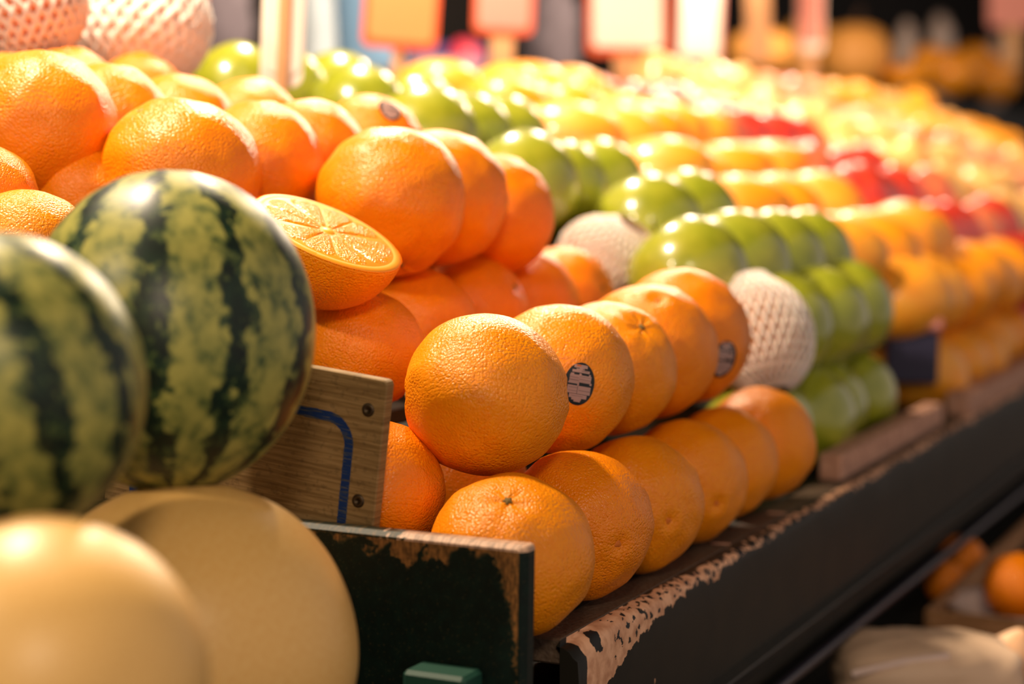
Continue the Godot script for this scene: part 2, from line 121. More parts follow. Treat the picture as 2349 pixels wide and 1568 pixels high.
var CARDS := [
	[Vector3(1.3986, 1.2997, -0.8400), 0.0435, Vector2(0.0343, 0.1504), "card_white", "card_white", -0.950, -0.035, "tall white folded card with a tan stick, behind the oranges", 0.0091, 0.0040],
	[Vector3(2.0155, 1.3298, -1.0600), 0.0758, Vector2(0.0858, 0.1138), "card_orange", "card_rim", -0.950, -0.060, "orange price card with darker rim on a stick above green apples", 0.0118, -0.0040],
	[Vector3(2.3021, 1.3586, -1.0600), 0.0782, Vector2(0.0765, 0.1092), "card_pink", "card_rim", -0.950, -0.020, "pink price card on a tan stick behind the golden mangoes", 0.0300, -0.0040],
	[Vector3(2.7412, 1.3642, -1.0600), 0.0666, Vector2(0.1202, 0.1696), "card_white", "card_rim", -0.950, 0.020, "large white price card with orange rim behind the red apples", 0.0380, -0.0040],
	[Vector3(3.1050, 1.3849, -1.0800), 0.0471, Vector2(0.0741, 0.2047), "card_white", "card_pink", -0.950, -0.020, "narrow white price card with pink rim behind the yellow pears", 0.0282, -0.0040],
	[Vector3(3.4398, 1.4515, -1.0800), 0.1401, Vector2(0.0924, 0.1233), "card_white", "card_rim", -0.950, 0.060, "price card on broad tan stick before the tan squashes", 0.0447, -0.0040],
	[Vector3(3.6958, 1.3837, -1.0600), 0.0974, Vector2(0.0509, 0.2461), "card_pink", "card_white", -0.950, 0.030, "slim pale pink price card between the tan squashes", 0.0246, -0.0040],
	[Vector3(5.3914, 1.5202, -1.0000), 0.1065, Vector2(0.1376, 0.1743), "card_pink", "card_pink", -0.950, 0.040, "round-cornered pink price card above the yellow plums", 0.0459, -0.0040],
	[Vector3(1.6005, 1.3255, -1.0200), 0.0959, Vector2(0.0446, 0.0616), "card_orange", "card_rim", -0.950, 0.350, "tilted orange price card at the back of the green apples", 0.0073, -0.0040],
]
var CLUTTER := [
	["tub", Vector3(2.7720, 1.4010, -1.5000), Vector3(0.4916, 0.7902, 0.4916), "blue", "plastic_tub", "light blue plastic tub behind the green apples", "tub"],
	["tub", Vector3(2.8766, 1.4010, -1.6500), Vector3(0.2979, 0.9293, 0.2979), "pale_blue", "plastic_tub", "white-blue plastic tub standing further back by the wall", "tub"],
	["crate", Vector3(2.9995, 1.4010, -1.5000), Vector3(0.1229, 0.0390, 0.0983), "lilac", "crate", "pale lilac slatted crate behind the orange price card", "crate"],
	["crate", Vector3(3.5173, 1.4010, -1.7500), Vector3(0.1438, 0.0906, 0.1151), "deep_blue", "crate", "deep blue slatted crate behind the lilac crate", "crate"],
	["ball", Vector3(3.3086, 1.4010, -1.6000), Vector3(0.0673, 0.0886, 0.0673), "pink", "pink_parcel", "bright pink round parcel behind the golden mangoes", "parcel"],
	["bag", Vector3(3.9404, 1.4010, -1.7000), Vector3(0.1203, 0.2434, 0.1203), "grey_cloth", "cloth_sack", "grey cloth sack standing behind the pink price card", "sack"],
	["bag", Vector3(2.6490, 1.4010, -1.7000), Vector3(0.1008, 0.1621, 0.1008), "grey_cloth", "cloth_sack", "grey cloth sack behind the sleeved pears by the wall", "sack"],
	["squash", Vector3(4.2427, 1.4510, -1.3300), Vector3(0.1570, 0.1098, 0.1570), "squash", "squash", "tan squash behind the yellow pears, beside the slim card", "squash"],
	["squash", Vector3(5.0323, 1.4510, -1.3300), Vector3(0.1881, 0.1700, 0.1881), "squash", "squash", "tan squash at the right of the slim pink card", "squash"],
	["squash", Vector3(5.1840, 1.4510, -1.5000), Vector3(0.1727, 0.1948, 0.1727), "squash", "squash", "tan squash standing behind the two other squashes", "squash"],
	["ball", Vector3(5.0610, 1.4510, -1.2000), Vector3(0.1213, 0.0631, 0.1213), "gold", "papaya", "ripe orange papaya in the heap behind the plums, first laid", "papaya"],
	["ball", Vector3(5.5699, 1.4510, -1.2000), Vector3(0.1443, 0.1261, 0.1443), "gold", "papaya", "ripe orange papaya in the heap behind the plums, second laid", "papaya"],
	["ball", Vector3(6.1875, 1.4510, -1.2000), Vector3(0.1457, 0.1363, 0.1457), "gold", "papaya", "ripe orange papaya in the heap behind the plums, third laid", "papaya"],
	["ball", Vector3(5.5132, 1.5024, -1.2500), Vector3(0.1075, 0.0836, 0.1075), "gold", "papaya", "ripe orange papaya in the heap behind the plums, fourth laid", "papaya"],
	["ball", Vector3(6.1233, 1.5311, -1.2500), Vector3(0.1182, 0.0920, 0.1182), "gold", "papaya", "ripe orange papaya in the heap behind the plums, fifth laid", "papaya"],
	["bag", Vector3(6.0818, 1.4510, -1.4500), Vector3(0.0595, 0.2305, 0.0595), "shell_white", "plastic_bag", "peaked white plastic bag behind the papaya heap, first along", "bag"],
	["bag", Vector3(6.5411, 1.4510, -1.4500), Vector3(0.0847, 0.2792, 0.0847), "shell_white", "plastic_bag", "peaked white plastic bag behind the papaya heap, second along", "bag"],
	["bag", Vector3(7.4492, 1.4510, -1.4500), Vector3(0.0796, 0.2573, 0.0796), "shell_white", "plastic_bag", "peaked white plastic bag behind the papaya heap, third along", "bag"],
]
var CARTON := Vector3(1.9626, 1.0733, -0.4520)
var LOWER_FRUIT := [
	[Vector3(1.9023, 0.9100, -0.3840), 0.0242, "peel2", "mandarin", "shaded mandarin on the lower shelf under the ledge strip", "mandarin"],
	[Vector3(1.8112, 0.9070, -0.3795), 0.0200, "peel2", "mandarin", "darker mandarin nearest the paper bag under the ledge", "mandarin"],
	[Vector3(1.7176, 0.9300, -0.2977), 0.0298, "peel2", "mandarin", "mandarin sitting in the white dish on the lower shelf", "mandarin"],
	[Vector3(1.5408, 0.9120, -0.2705), 0.0208, "pear_peach", "pear", "tan pear lying beside the paper bag on the lower shelf", "pear"],
]
var TRAY := [Vector3(1.6383, 0.9100, -0.3559), 1.200]
var DISH := [Vector3(1.7179, 0.8870, -0.2953)]
var BAG := [Vector3(1.4467, 0.9140, -0.3144), Vector3(0.1350, 0.0620, 0.1000)]
var CLAM := [Vector3(1.4633, 0.9050, -0.2807), Vector3(0.0900, 0.0300, 0.0600)]
var LAMP_COLOR := Color(1.0, 0.90, 0.77)
var LAMP_ENERGY := [0.7, 1.5, 1.3, 1.15, 1.05]
var FRONT_FILL_LAMP := Vector3(-0.70, 2.15, 0.40)
var LAMPS := [Vector3(-0.10, 1.98, -0.95), Vector3(0.95, 1.98, -0.92), Vector3(1.85, 1.98, -0.98), Vector3(2.80, 1.98, -0.98), Vector3(3.80, 1.98, -0.98)]

func _ready() -> void:
	rng.seed = 7
	camera_and_light()
	materials()
	meshes()
	setting()
	stand()
	oranges()
	half_orange()
	foam_fruit()
	melons()
	sign_board()
	back_fruit()
	price_cards()
	clutter()
	lower_goods()
	lamps()

# ---------------------------------------------------------------- camera, sky, exposure
func camera_and_light() -> void:
	var cam := Camera3D.new()
	cam.name = "camera"
	cam.keep_aspect = Camera3D.KEEP_HEIGHT
	var at := CameraAttributesPhysical.new()
	at.frustum_focal_length = 70.41
	at.exposure_aperture = 4.1
	at.frustum_focus_distance = 1.085
	at.frustum_near = 0.05
	at.frustum_far = 100.0
	cam.attributes = at
	cam.transform = Transform3D(Basis(Vector3(0.4128955, 0.0141036, 0.9106692), Vector3(0.0833090, 0.9951036, -0.0531834), Vector3(-0.9069603, 0.0978261, 0.4096988)), Vector3(0, 1.3, 0))
	add_child(cam)
	cam.current = true
	var e := Environment.new()
	e.background_mode = Environment.BG_COLOR
	e.background_color = Color(0.70, 0.645, 0.61)
	e.tonemap_mode = Environment.TONE_MAPPER_LINEAR
	e.tonemap_exposure = 1.0
	e.sdfgi_enabled = true
	e.ssao_enabled = true
	e.ssil_enabled = true
	var w := WorldEnvironment.new()
	w.name = "world"
	w.environment = e
	add_child(w)

# ---------------------------------------------------------------- naming
func numbered(called: String) -> String:
	var n: int = used.get(called, 0)
	used[called] = n + 1
	return called if n == 0 else "%s_%03d" % [called, n]

func tag(o: Node, label := "", category := "", group := "", kind := "") -> void:
	if label: o.set_meta("label", label)
	if category: o.set_meta("category", category)
	if group: o.set_meta("group", group)
	if kind: o.set_meta("kind", kind)

func thing(called: String, label: String, category: String, t: Transform3D, group := "") -> Node3D:
	var o := Node3D.new()
	o.name = numbered(called)
	add_child(o)
	o.transform = t
	tag(o, label, category, group)
	return o

func part(called: String, mesh: Mesh, mat: Material, parent: Node, t := Transform3D()) -> MeshInstance3D:
	var o := MeshInstance3D.new()
	o.name = called if parent != self else numbered(called)
	o.mesh = mesh
	o.material_override = mat
	parent.add_child(o, true)
	o.transform = t
	return o

func struct(called: String, mesh: Mesh, mat: Material, t := Transform3D()) -> void:
	tag(part(called, mesh, mat, self, t), "", "", "", "structure")

func at(p: Vector3) -> Transform3D:
	return Transform3D(Basis(), p)

const ORD := ["first", "second", "third", "fourth", "fifth", "sixth", "seventh", "eighth", "ninth", "tenth", "eleventh", "twelfth", "thirteenth", "fourteenth"]

# ---------------------------------------------------------------- mesh helpers
func blob(nlat: int, nlon: int, shape: Callable) -> ArrayMesh:
	var st := SurfaceTool.new()
	st.begin(Mesh.PRIMITIVE_TRIANGLES)
	var vs := []
	for i in nlat + 1:
		var row := []
		var th := PI * i / nlat
		for j in nlon + 1:
			row.append(shape.call(th, TAU * (j % nlon) / nlon))
		vs.append(row)
	st.set_smooth_group(0)
	for i in nlat:
		for j in nlon:
			var q := [vs[i][j], vs[i][j + 1], vs[i + 1][j + 1], vs[i + 1][j]]
			var t := [Vector2(float(j) / nlon, float(i) / nlat), Vector2(float(j + 1) / nlon, float(i) / nlat), Vector2(float(j + 1) / nlon, float(i + 1) / nlat), Vector2(float(j) / nlon, float(i + 1) / nlat)]
			for k in ([0, 2, 1] if i > 0 else []) + ([0, 3, 2] if i < nlat - 1 else []):
				st.set_uv(t[k])
				st.add_vertex(q[k])
	st.generate_normals()
	st.index()
	return st.commit()

func sph(th: float, ph: float) -> Vector3:
	return Vector3(sin(th) * cos(ph), cos(th), sin(th) * sin(ph))

func quad(st: SurfaceTool, a: Vector3, b: Vector3, c: Vector3, d: Vector3, out: Vector3) -> void:
	var q := [a, b, c, d]
	if (c - a).cross(b - a).dot(out) < 0.0:
		q = [a, d, c, b]
	for k in [0, 1, 2, 0, 2, 3]:
		st.add_vertex(q[k])

func bevel_box(s: Vector3, b := 0.002) -> ArrayMesh:
	var st := SurfaceTool.new()
	st.begin(Mesh.PRIMITIVE_TRIANGLES)
	st.set_smooth_group(-1)
	var h := s / 2.0
	b = minf(b, minf(h.x, minf(h.y, h.z)) * 0.6)
	var p := func(sg: Vector3, ax: int) -> Vector3:
		var v := Vector3(sg.x * (h.x - b), sg.y * (h.y - b), sg.z * (h.z - b))
		v[ax] = sg[ax] * h[ax]
		return v
	for ax in 3:
		var u := (ax + 1) % 3
		var w := (ax + 2) % 3
		for s0 in [-1.0, 1.0]:
			var c := []
			for k in [[-1, -1], [1, -1], [1, 1], [-1, 1]]:
				var g := Vector3()
				g[ax] = s0
				g[u] = k[0]
				g[w] = k[1]
				c.append(p.call(g, ax))
			var n := Vector3()
			n[ax] = s0
			quad(st, c[0], c[1], c[2], c[3], n)
			for s1 in [-1.0, 1.0]:
				var g0 := Vector3()
				g0[ax] = s0
				g0[u] = s1
				g0[w] = -1
				var g1 := g0
				g1[w] = 1
				quad(st, p.call(g0, ax), p.call(g1, ax), p.call(g1, u), p.call(g0, u), g0 + g1)
	for sx in [-1.0, 1.0]:
		for sy in [-1.0, 1.0]:
			for sz in [-1.0, 1.0]:
				var g := Vector3(sx, sy, sz)
				var a: Vector3 = p.call(g, 0)
				var bb: Vector3 = p.call(g, 1)
				var c: Vector3 = p.call(g, 2)
				if (c - a).cross(bb - a).dot(g) < 0.0:
					var t := bb
					bb = c
					c = t
				st.add_vertex(a)
				st.add_vertex(bb)
				st.add_vertex(c)
	st.generate_normals()
	return st.commit()

func round_rect(w: float, h: float, r: float, n := 6) -> PackedVector2Array:
	var p := PackedVector2Array()
	for k in 4:
		var c := Vector2((w / 2 - r) * [1, -1, -1, 1][k], (h / 2 - r) * [1, 1, -1, -1][k])
		for i in n + 1:
			p.append(c + Vector2.from_angle(PI / 2 * (k + float(i) / n)) * r)
	return p

# a plate: outline in xy, depth along z (front face at +d/2), UV over the outline's box, front edge bevelled
func plate(poly: PackedVector2Array, d: float, bev := 0.0008) -> ArrayMesh:
	var st := SurfaceTool.new()
	st.begin(Mesh.PRIMITIVE_TRIANGLES)
	st.set_smooth_group(-1)
	var lo := poly[0]
	var hi := poly[0]
	for q in poly:
		lo = lo.min(q)
		hi = hi.max(q)
	var mid := (lo + hi) / 2
	var uv := func(q: Vector2) -> Vector2: return Vector2((q.x - lo.x) / (hi.x - lo.x), 1.0 - (q.y - lo.y) / (hi.y - lo.y))
	var n := poly.size()
	var inn := PackedVector2Array()
	for q in poly:
		var v := q - mid
		inn.append(mid + v * (1.0 - bev / maxf(v.length(), 1e-5)))
	var put := func(q: Vector2, z: float) -> void:
		st.set_uv(uv.call(q))
		st.add_vertex(Vector3(q.x, q.y, z))
	for i in n:
		var j := (i + 1) % n
		for side in [[1.0, 0], [-1.0, 1]]:
			var z: float = side[0] * d / 2
			var tri := [mid, inn[i], inn[j]] if side[1] == 1 else [mid, inn[j], inn[i]]
			for q in tri:
				put.call(q, z)
			var zi: float = side[0] * (d / 2 - bev)
			var ring := [[inn[i], z], [inn[j], z], [poly[j], zi], [poly[i], zi]]
			var seq := [0, 1, 2, 0, 2, 3] if side[1] == 0 else [0, 2, 1, 0, 3, 2]
			for k in seq:
				put.call(ring[k][0], ring[k][1])
		var wall := [[poly[i], d / 2 - bev], [poly[j], d / 2 - bev], [poly[j], -d / 2 + bev], [poly[i], -d / 2 + bev]]
		for k in [0, 1, 2, 0, 2, 3]:
			put.call(wall[k][0], wall[k][1])
	st.generate_normals()
	return st.commit()

func tube_into(st: SurfaceTool, pts: Array, radius: float, sides := 6) -> void:
	var rings := []
	for i in pts.size():
		var d: Vector3 = (pts[mini(i + 1, pts.size() - 1)] - pts[maxi(i - 1, 0)]).normalized()
		var a := d.cross(Vector3.UP if absf(d.y) < 0.9 else Vector3.RIGHT).normalized()
		var b := d.cross(a)
		var ring := []
		for k in sides:
			var t := TAU * k / sides
			ring.append(pts[i] + (a * cos(t) + b * sin(t)) * radius)
		rings.append(ring)
	for i in rings.size() - 1:
		for k in sides:
			var l := (k + 1) % sides
			quad(st, rings[i][k], rings[i][l], rings[i + 1][l], rings[i + 1][k], (rings[i][k] + rings[i + 1][l] - pts[i] - pts[i + 1]))

func tube(pts: Array, radius: float, sides := 8) -> ArrayMesh:
	var st := SurfaceTool.new()
	st.begin(Mesh.PRIMITIVE_TRIANGLES)
	st.set_smooth_group(0)
	tube_into(st, pts, radius, sides)
	st.generate_normals()
	return st.commit()

func lathe(profile: Array, n := 32) -> ArrayMesh:
	var st := SurfaceTool.new()
	st.begin(Mesh.PRIMITIVE_TRIANGLES)
	st.set_smooth_group(0)
	for i in profile.size() - 1:
		for k in n:
			var a := TAU * k / n
			var b := TAU * (k + 1) / n
			var p: Vector2 = profile[i]
			var q: Vector2 = profile[i + 1]
			var v := [Vector3(p.x * cos(a), p.y, p.x * sin(a)), Vector3(p.x * cos(b), p.y, p.x * sin(b)), Vector3(q.x * cos(b), q.y, q.x * sin(b)), Vector3(q.x * cos(a), q.y, q.x * sin(a))]
			for m in [0, 2, 1, 0, 3, 2]:
				st.add_vertex(v[m])
	st.generate_normals()
	return st.commit()

# ---------------------------------------------------------------- materials
func noise(kind: int, freq: float, sd: int, oct := 1) -> FastNoiseLite:
	var n := FastNoiseLite.new()
	n.noise_type = kind
	n.frequency = freq
	n.seed = sd
	n.fractal_type = FastNoiseLite.FRACTAL_FBM if oct > 1 else FastNoiseLite.FRACTAL_NONE
	n.fractal_octaves = oct
	return n

func tex(im: Image) -> ImageTexture:
	return ImageTexture.create_from_image(im)

func two_tone(a: Color, b: Color, n: FastNoiseLite, size := 256) -> ImageTexture:
	var g := n.get_seamless_image(size, size)
	var im := Image.create(size, size, false, Image.FORMAT_RGB8)
	for y in size:
		for x in size:
			im.set_pixel(x, y, a.lerp(b, g.get_pixel(x, y).r))
	return tex(im)

func std(color: Color, rough := 0.5, spec := 0.5) -> StandardMaterial3D:
	var m := StandardMaterial3D.new()
	m.albedo_color = color
	m.roughness = rough
	m.metallic_specular = spec
	return m

func tri(m: StandardMaterial3D, scale: float) -> StandardMaterial3D:
	m.uv1_triplanar = true
	m.uv1_triplanar_sharpness = 4.0
	m.uv1_scale = Vector3.ONE * scale
	return m

func bump(m: StandardMaterial3D, t: Texture2D, amount: float) -> StandardMaterial3D:
	m.heightmap_enabled = true
	m.heightmap_texture = t
	m.heightmap_scale = amount
	return m

func materials() -> void:
	# orange peel: fine pits over a finely mottled colour
	var cell := noise(FastNoiseLite.TYPE_CELLULAR, 0.040, 3)
	cell.cellular_distance_function = FastNoiseLite.DISTANCE_EUCLIDEAN
	cell.cellular_return_type = FastNoiseLite.RETURN_DISTANCE
	cell.cellular_jitter = 1.0
	var pits := cell.get_seamless_image(512, 512)
	var soft := noise(FastNoiseLite.TYPE_SIMPLEX_SMOOTH, 0.036, 11, 2).get_seamless_image(512, 512)
	var rel := Image.create(512, 512, false, Image.FORMAT_RGB8)
	for y in 512:
		for x in 512:
			var c := pits.get_pixel(x, y).r
			var v := (1.0 - c * c) * 0.62 + soft.get_pixel(x, y).r * 0.38
			rel.set_pixel(x, y, Color(v, v, v))
	var peel_relief := tex(rel)
	var tones := [[Color(0.95, 0.55, 0.0), Color(0.93, 0.50, 0.0)], [Color(0.95, 0.575, 0.0), Color(0.93, 0.525, 0.0)], [Color(0.95, 0.535, 0.0), Color(0.92, 0.485, 0.0)]]
	for k in 3:
		var m := std(Color.WHITE, 0.36, 0.46)
		m.albedo_texture = two_tone(tones[k][0], tones[k][1], noise(FastNoiseLite.TYPE_SIMPLEX, 0.02, 20 + k, 4))
		tri(m, 32.0)
		bump(m, peel_relief, 0.082)
		m.subsurf_scatter_enabled = true
		m.subsurf_scatter_strength = 0.05
		m.resource_name = "orange_peel"
		M["peel%d" % k] = m
	M.scar = std(Color(0.45, 0.36, 0.18), 0.9)
	M.navel = std(Color(0.80, 0.42, 0.10), 0.7)
	M.rind = std(Color(0.97, 0.62, 0.10), 0.5)
	M.pith = std(Color(0.97, 0.64, 0.15), 0.45)
	var fl := std(Color.WHITE, 0.16, 0.5)
	fl.albedo_texture = two_tone(Color(0.97, 0.55, 0.03), Color(0.98, 0.66, 0.12), noise(FastNoiseLite.TYPE_SIMPLEX, 0.05, 41, 3))
	tri(fl, 30.0)
	bump(fl, tex(noise(FastNoiseLite.TYPE_SIMPLEX, 0.06, 42, 3).get_seamless_image(256, 256)), 0.06)
	fl.subsurf_scatter_enabled = true
	fl.subsurf_scatter_strength = 0.3
	M.flesh = fl
	# apples and other fruit skins
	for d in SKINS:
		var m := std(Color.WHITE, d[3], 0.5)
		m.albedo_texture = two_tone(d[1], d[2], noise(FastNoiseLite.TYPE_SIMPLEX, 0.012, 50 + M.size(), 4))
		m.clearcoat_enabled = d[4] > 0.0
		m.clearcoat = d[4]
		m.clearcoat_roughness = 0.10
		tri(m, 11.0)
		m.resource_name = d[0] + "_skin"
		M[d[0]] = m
	M.stem = std(Color(0.25, 0.15, 0.07), 0.8)
	M.foam = std(Color(0.93, 0.83, 0.79), 0.75)
	M.foam.subsurf_scatter_enabled = true
	M.foam.subsurf_scatter_strength = 0.3
	M.white_foam = std(Color(0.97, 0.93, 0.90), 0.75)
	# melons
	M.watermelon = std(Color.WHITE, 0.40, 0.45)
	M.watermelon.albedo_texture = tex(watermelon_skin())
	M.honeydew = std(Color.WHITE, 0.42, 0.5)
	M.honeydew.albedo_texture = two_tone(Color(0.92, 0.75, 0.46), Color(0.88, 0.68, 0.38), noise(FastNoiseLite.TYPE_SIMPLEX, 0.012, 61, 5))
	tri(M.honeydew, 5.0)
	# wood and paint
	var grain := noise(FastNoiseLite.TYPE_SIMPLEX, 0.02, 71, 4)
	var gi := Image.create(512, 512, false, Image.FORMAT_RGB8)
	var wi := Image.create(512, 512, false, Image.FORMAT_RGB8)
	for y in 512:
		for x in 512:
			var v := 0.5 + 0.5 * grain.get_noise_2d(x * 0.10, y * 2.2)
			gi.set_pixel(x, y, Color(v, v, v))
			wi.set_pixel(x, y, Color(0.74, 0.55, 0.38).lerp(Color(0.52, 0.36, 0.22), clampf(v * 1.6 - 0.3, 0, 1)))
	M.wood = std(Color.WHITE, 0.75)
	M.wood.albedo_texture = tex(wi)
	tri(M.wood, 5.0)
	M.wood_grain = tex(gi)
	M.raw = std(Color.WHITE, 0.7)
	M.raw.albedo_texture = two_tone(Color(0.82, 0.63, 0.53), Color(0.62, 0.45, 0.37), noise(FastNoiseLite.TYPE_SIMPLEX, 0.03, 75, 4))
	tri(M.raw, 8.0)
	M.dark = std(Color.WHITE, 0.55)
	M.dark.albedo_texture = two_tone(Color(0.10, 0.11, 0.10), Color(0.15, 0.14, 0.12), noise(FastNoiseLite.TYPE_SIMPLEX, 0.03, 76, 4))
	tri(M.dark, 6.0)
	M.top_paint = std(Color.WHITE, 0.6)
	M.top_paint.albedo_texture = two_tone(Color(0.29, 0.23, 0.18), Color(0.36, 0.29, 0.23), noise(FastNoiseLite.TYPE_SIMPLEX, 0.06, 77, 4))
	tri(M.top_paint, 8.0)
	bump(M.top_paint, tex(noise(FastNoiseLite.TYPE_SIMPLEX, 0.1, 78, 3).get_seamless_image(256, 256)), 0.05)
	M.green_paint = std(Color(0.10, 0.27, 0.22), 0.5)
	M.strip = std(Color(0.09, 0.075, 0.15), 0.4)  # violet base colour carries the sky reflected along the strip
	M.metal = std(Color(0.30, 0.25, 0.20), 0.5)
	M.metal.metallic = 0.9
	M.wall = std(Color.WHITE, 0.9)
	M.wall.albedo_texture = two_tone(Color(0.10, 0.09, 0.09), Color(0.16, 0.13, 0.12), noise(FastNoiseLite.TYPE_SIMPLEX, 0.01, 79, 3))
	tri(M.wall, 0.5)
	M.concrete = std(Color(0.30, 0.29, 0.28), 0.85)
	M.ceiling = std(Color(0.33, 0.31, 0.30), 0.9)
	M.card_white = std(Color(0.93, 0.88, 0.84), 0.6)
	M.card_orange = std(Color(0.82, 0.52, 0.30), 0.6)
	M.card_rim = std(Color(0.84, 0.34, 0.17), 0.6)
	M.card_pink = std(Color(0.84, 0.54, 0.49), 0.6)
	M.stick = std(Color(0.80, 0.60, 0.42), 0.7)
	M.blue = std(Color(0.50, 0.66, 0.82), 0.4)
	M.pale_blue = std(Color(0.80, 0.85, 0.90), 0.4)
	M.deep_blue = std(Color(0.16, 0.22, 0.50), 0.5)
	M.pink = std(Color(0.88, 0.25, 0.36), 0.5)
	M.lilac = std(Color(0.60, 0.52, 0.60), 0.6)
	M.grey_cloth = std(Color(0.42, 0.38, 0.42), 0.8)
	M.teal = std(Color(0.14, 0.42, 0.44), 0.5)
	M.squash = std(Color(0.85, 0.58, 0.27), 0.6)
	M.paper = std(Color(0.84, 0.72, 0.61), 0.55)
	M.shell_white = std(Color(0.88, 0.78, 0.74), 0.5)
	M.navy = std(Color(0.13, 0.12, 0.25), 0.6)
	var clear := std(Color(0.95, 0.95, 0.97, 0.22), 0.08, 0.6)
	clear.transparency = BaseMaterial3D.TRANSPARENCY_ALPHA
	M.clear = clear

func watermelon_skin() -> Image:
	var w := 1280
	var h := 640
	var im := Image.create(w, h, false, Image.FORMAT_RGB8)
	var edge := noise(FastNoiseLite.TYPE_SIMPLEX, 2.6, 5, 3)
	var fine := noise(FastNoiseLite.TYPE_SIMPLEX, 9.0, 6, 3)
	var mott := noise(FastNoiseLite.TYPE_SIMPLEX, 5.0, 8, 4)
	var patch := noise(FastNoiseLite.TYPE_CELLULAR, 7.0, 9)
	patch.cellular_return_type = FastNoiseLite.RETURN_DISTANCE2_SUB
	var pale := Color(0.63, 0.61, 0.31)
	var mid := Color(0.38, 0.42, 0.20)
	var dark := Color(0.07, 0.17, 0.11)
	var deep := Color(0.03, 0.09, 0.06)
	for y in h:
		var th := PI * (y + 0.5) / h
		for x in w:
			var p := sph(th, TAU * (x + 0.5) / w)
			var e := edge.get_noise_3dv(p)
			var f := fine.get_noise_3dv(p)
			var m := mott.get_noise_3dv(p)
			var cells := patch.get_noise_3dv(p + Vector3(e, f, m) * 0.06) + 1.0
			var s := absf(fposmod(10.0 * x / w + e * 0.26 + f * 0.09 + 0.5, 1.0) - 0.5) * 2.0
			var width := 0.28 + m * 0.14
			var k := clampf((width - s) / 0.13 + 0.5 + f * 0.5, 0, 1)
			var base := pale.lerp(mid, clampf(0.32 + m * 0.75, 0, 1))
			var vein := clampf(1.0 - cells / 0.20, 0, 1) * clampf(0.95 - s + m, 0, 1)
			base = base.lerp(dark, vein * 0.75)
			var stripe := dark.lerp(deep, clampf(0.5 + m * 1.2, 0, 1))
			stripe = stripe.lerp(mid, clampf((f - 0.22) * 2.2, 0, 0.7))
			im.set_pixel(x, y, base.lerp(stripe, k))
	return im

# ---------------------------------------------------------------- shared meshes
var lumps := []

func orange_radius(k: int, d: Vector3) -> float:
	while lumps.size() < 4:
		lumps.append(noise(FastNoiseLite.TYPE_SIMPLEX, 1.1, 100 + lumps.size(), 2))
	var th := acos(clampf(d.y, -1, 1))
	var ph := atan2(d.z, d.x)
	var lobes := 5 + k % 3
	var r: float = 0.044 * (1.0 + 0.035 * lumps[k].get_noise_3dv(d) - 0.03 * d.y * d.y)
	r -= 0.0036 * exp(-pow(th / 0.24, 2)) * (1.0 + 0.10 * cos(lobes * ph + k) * smoothstep(0.0, 0.12, th))
	r -= 0.0004 * exp(-pow(th / 0.5, 2)) * (0.5 + 0.5 * cos(lobes * ph + k)) * smoothstep(0.0, 0.1, th)
	r -= 0.0018 * exp(-pow((PI - th) / 0.10, 2))
	r += 0.0006 * exp(-pow(((PI - th) - 0.2) / 0.10, 2))
	return r

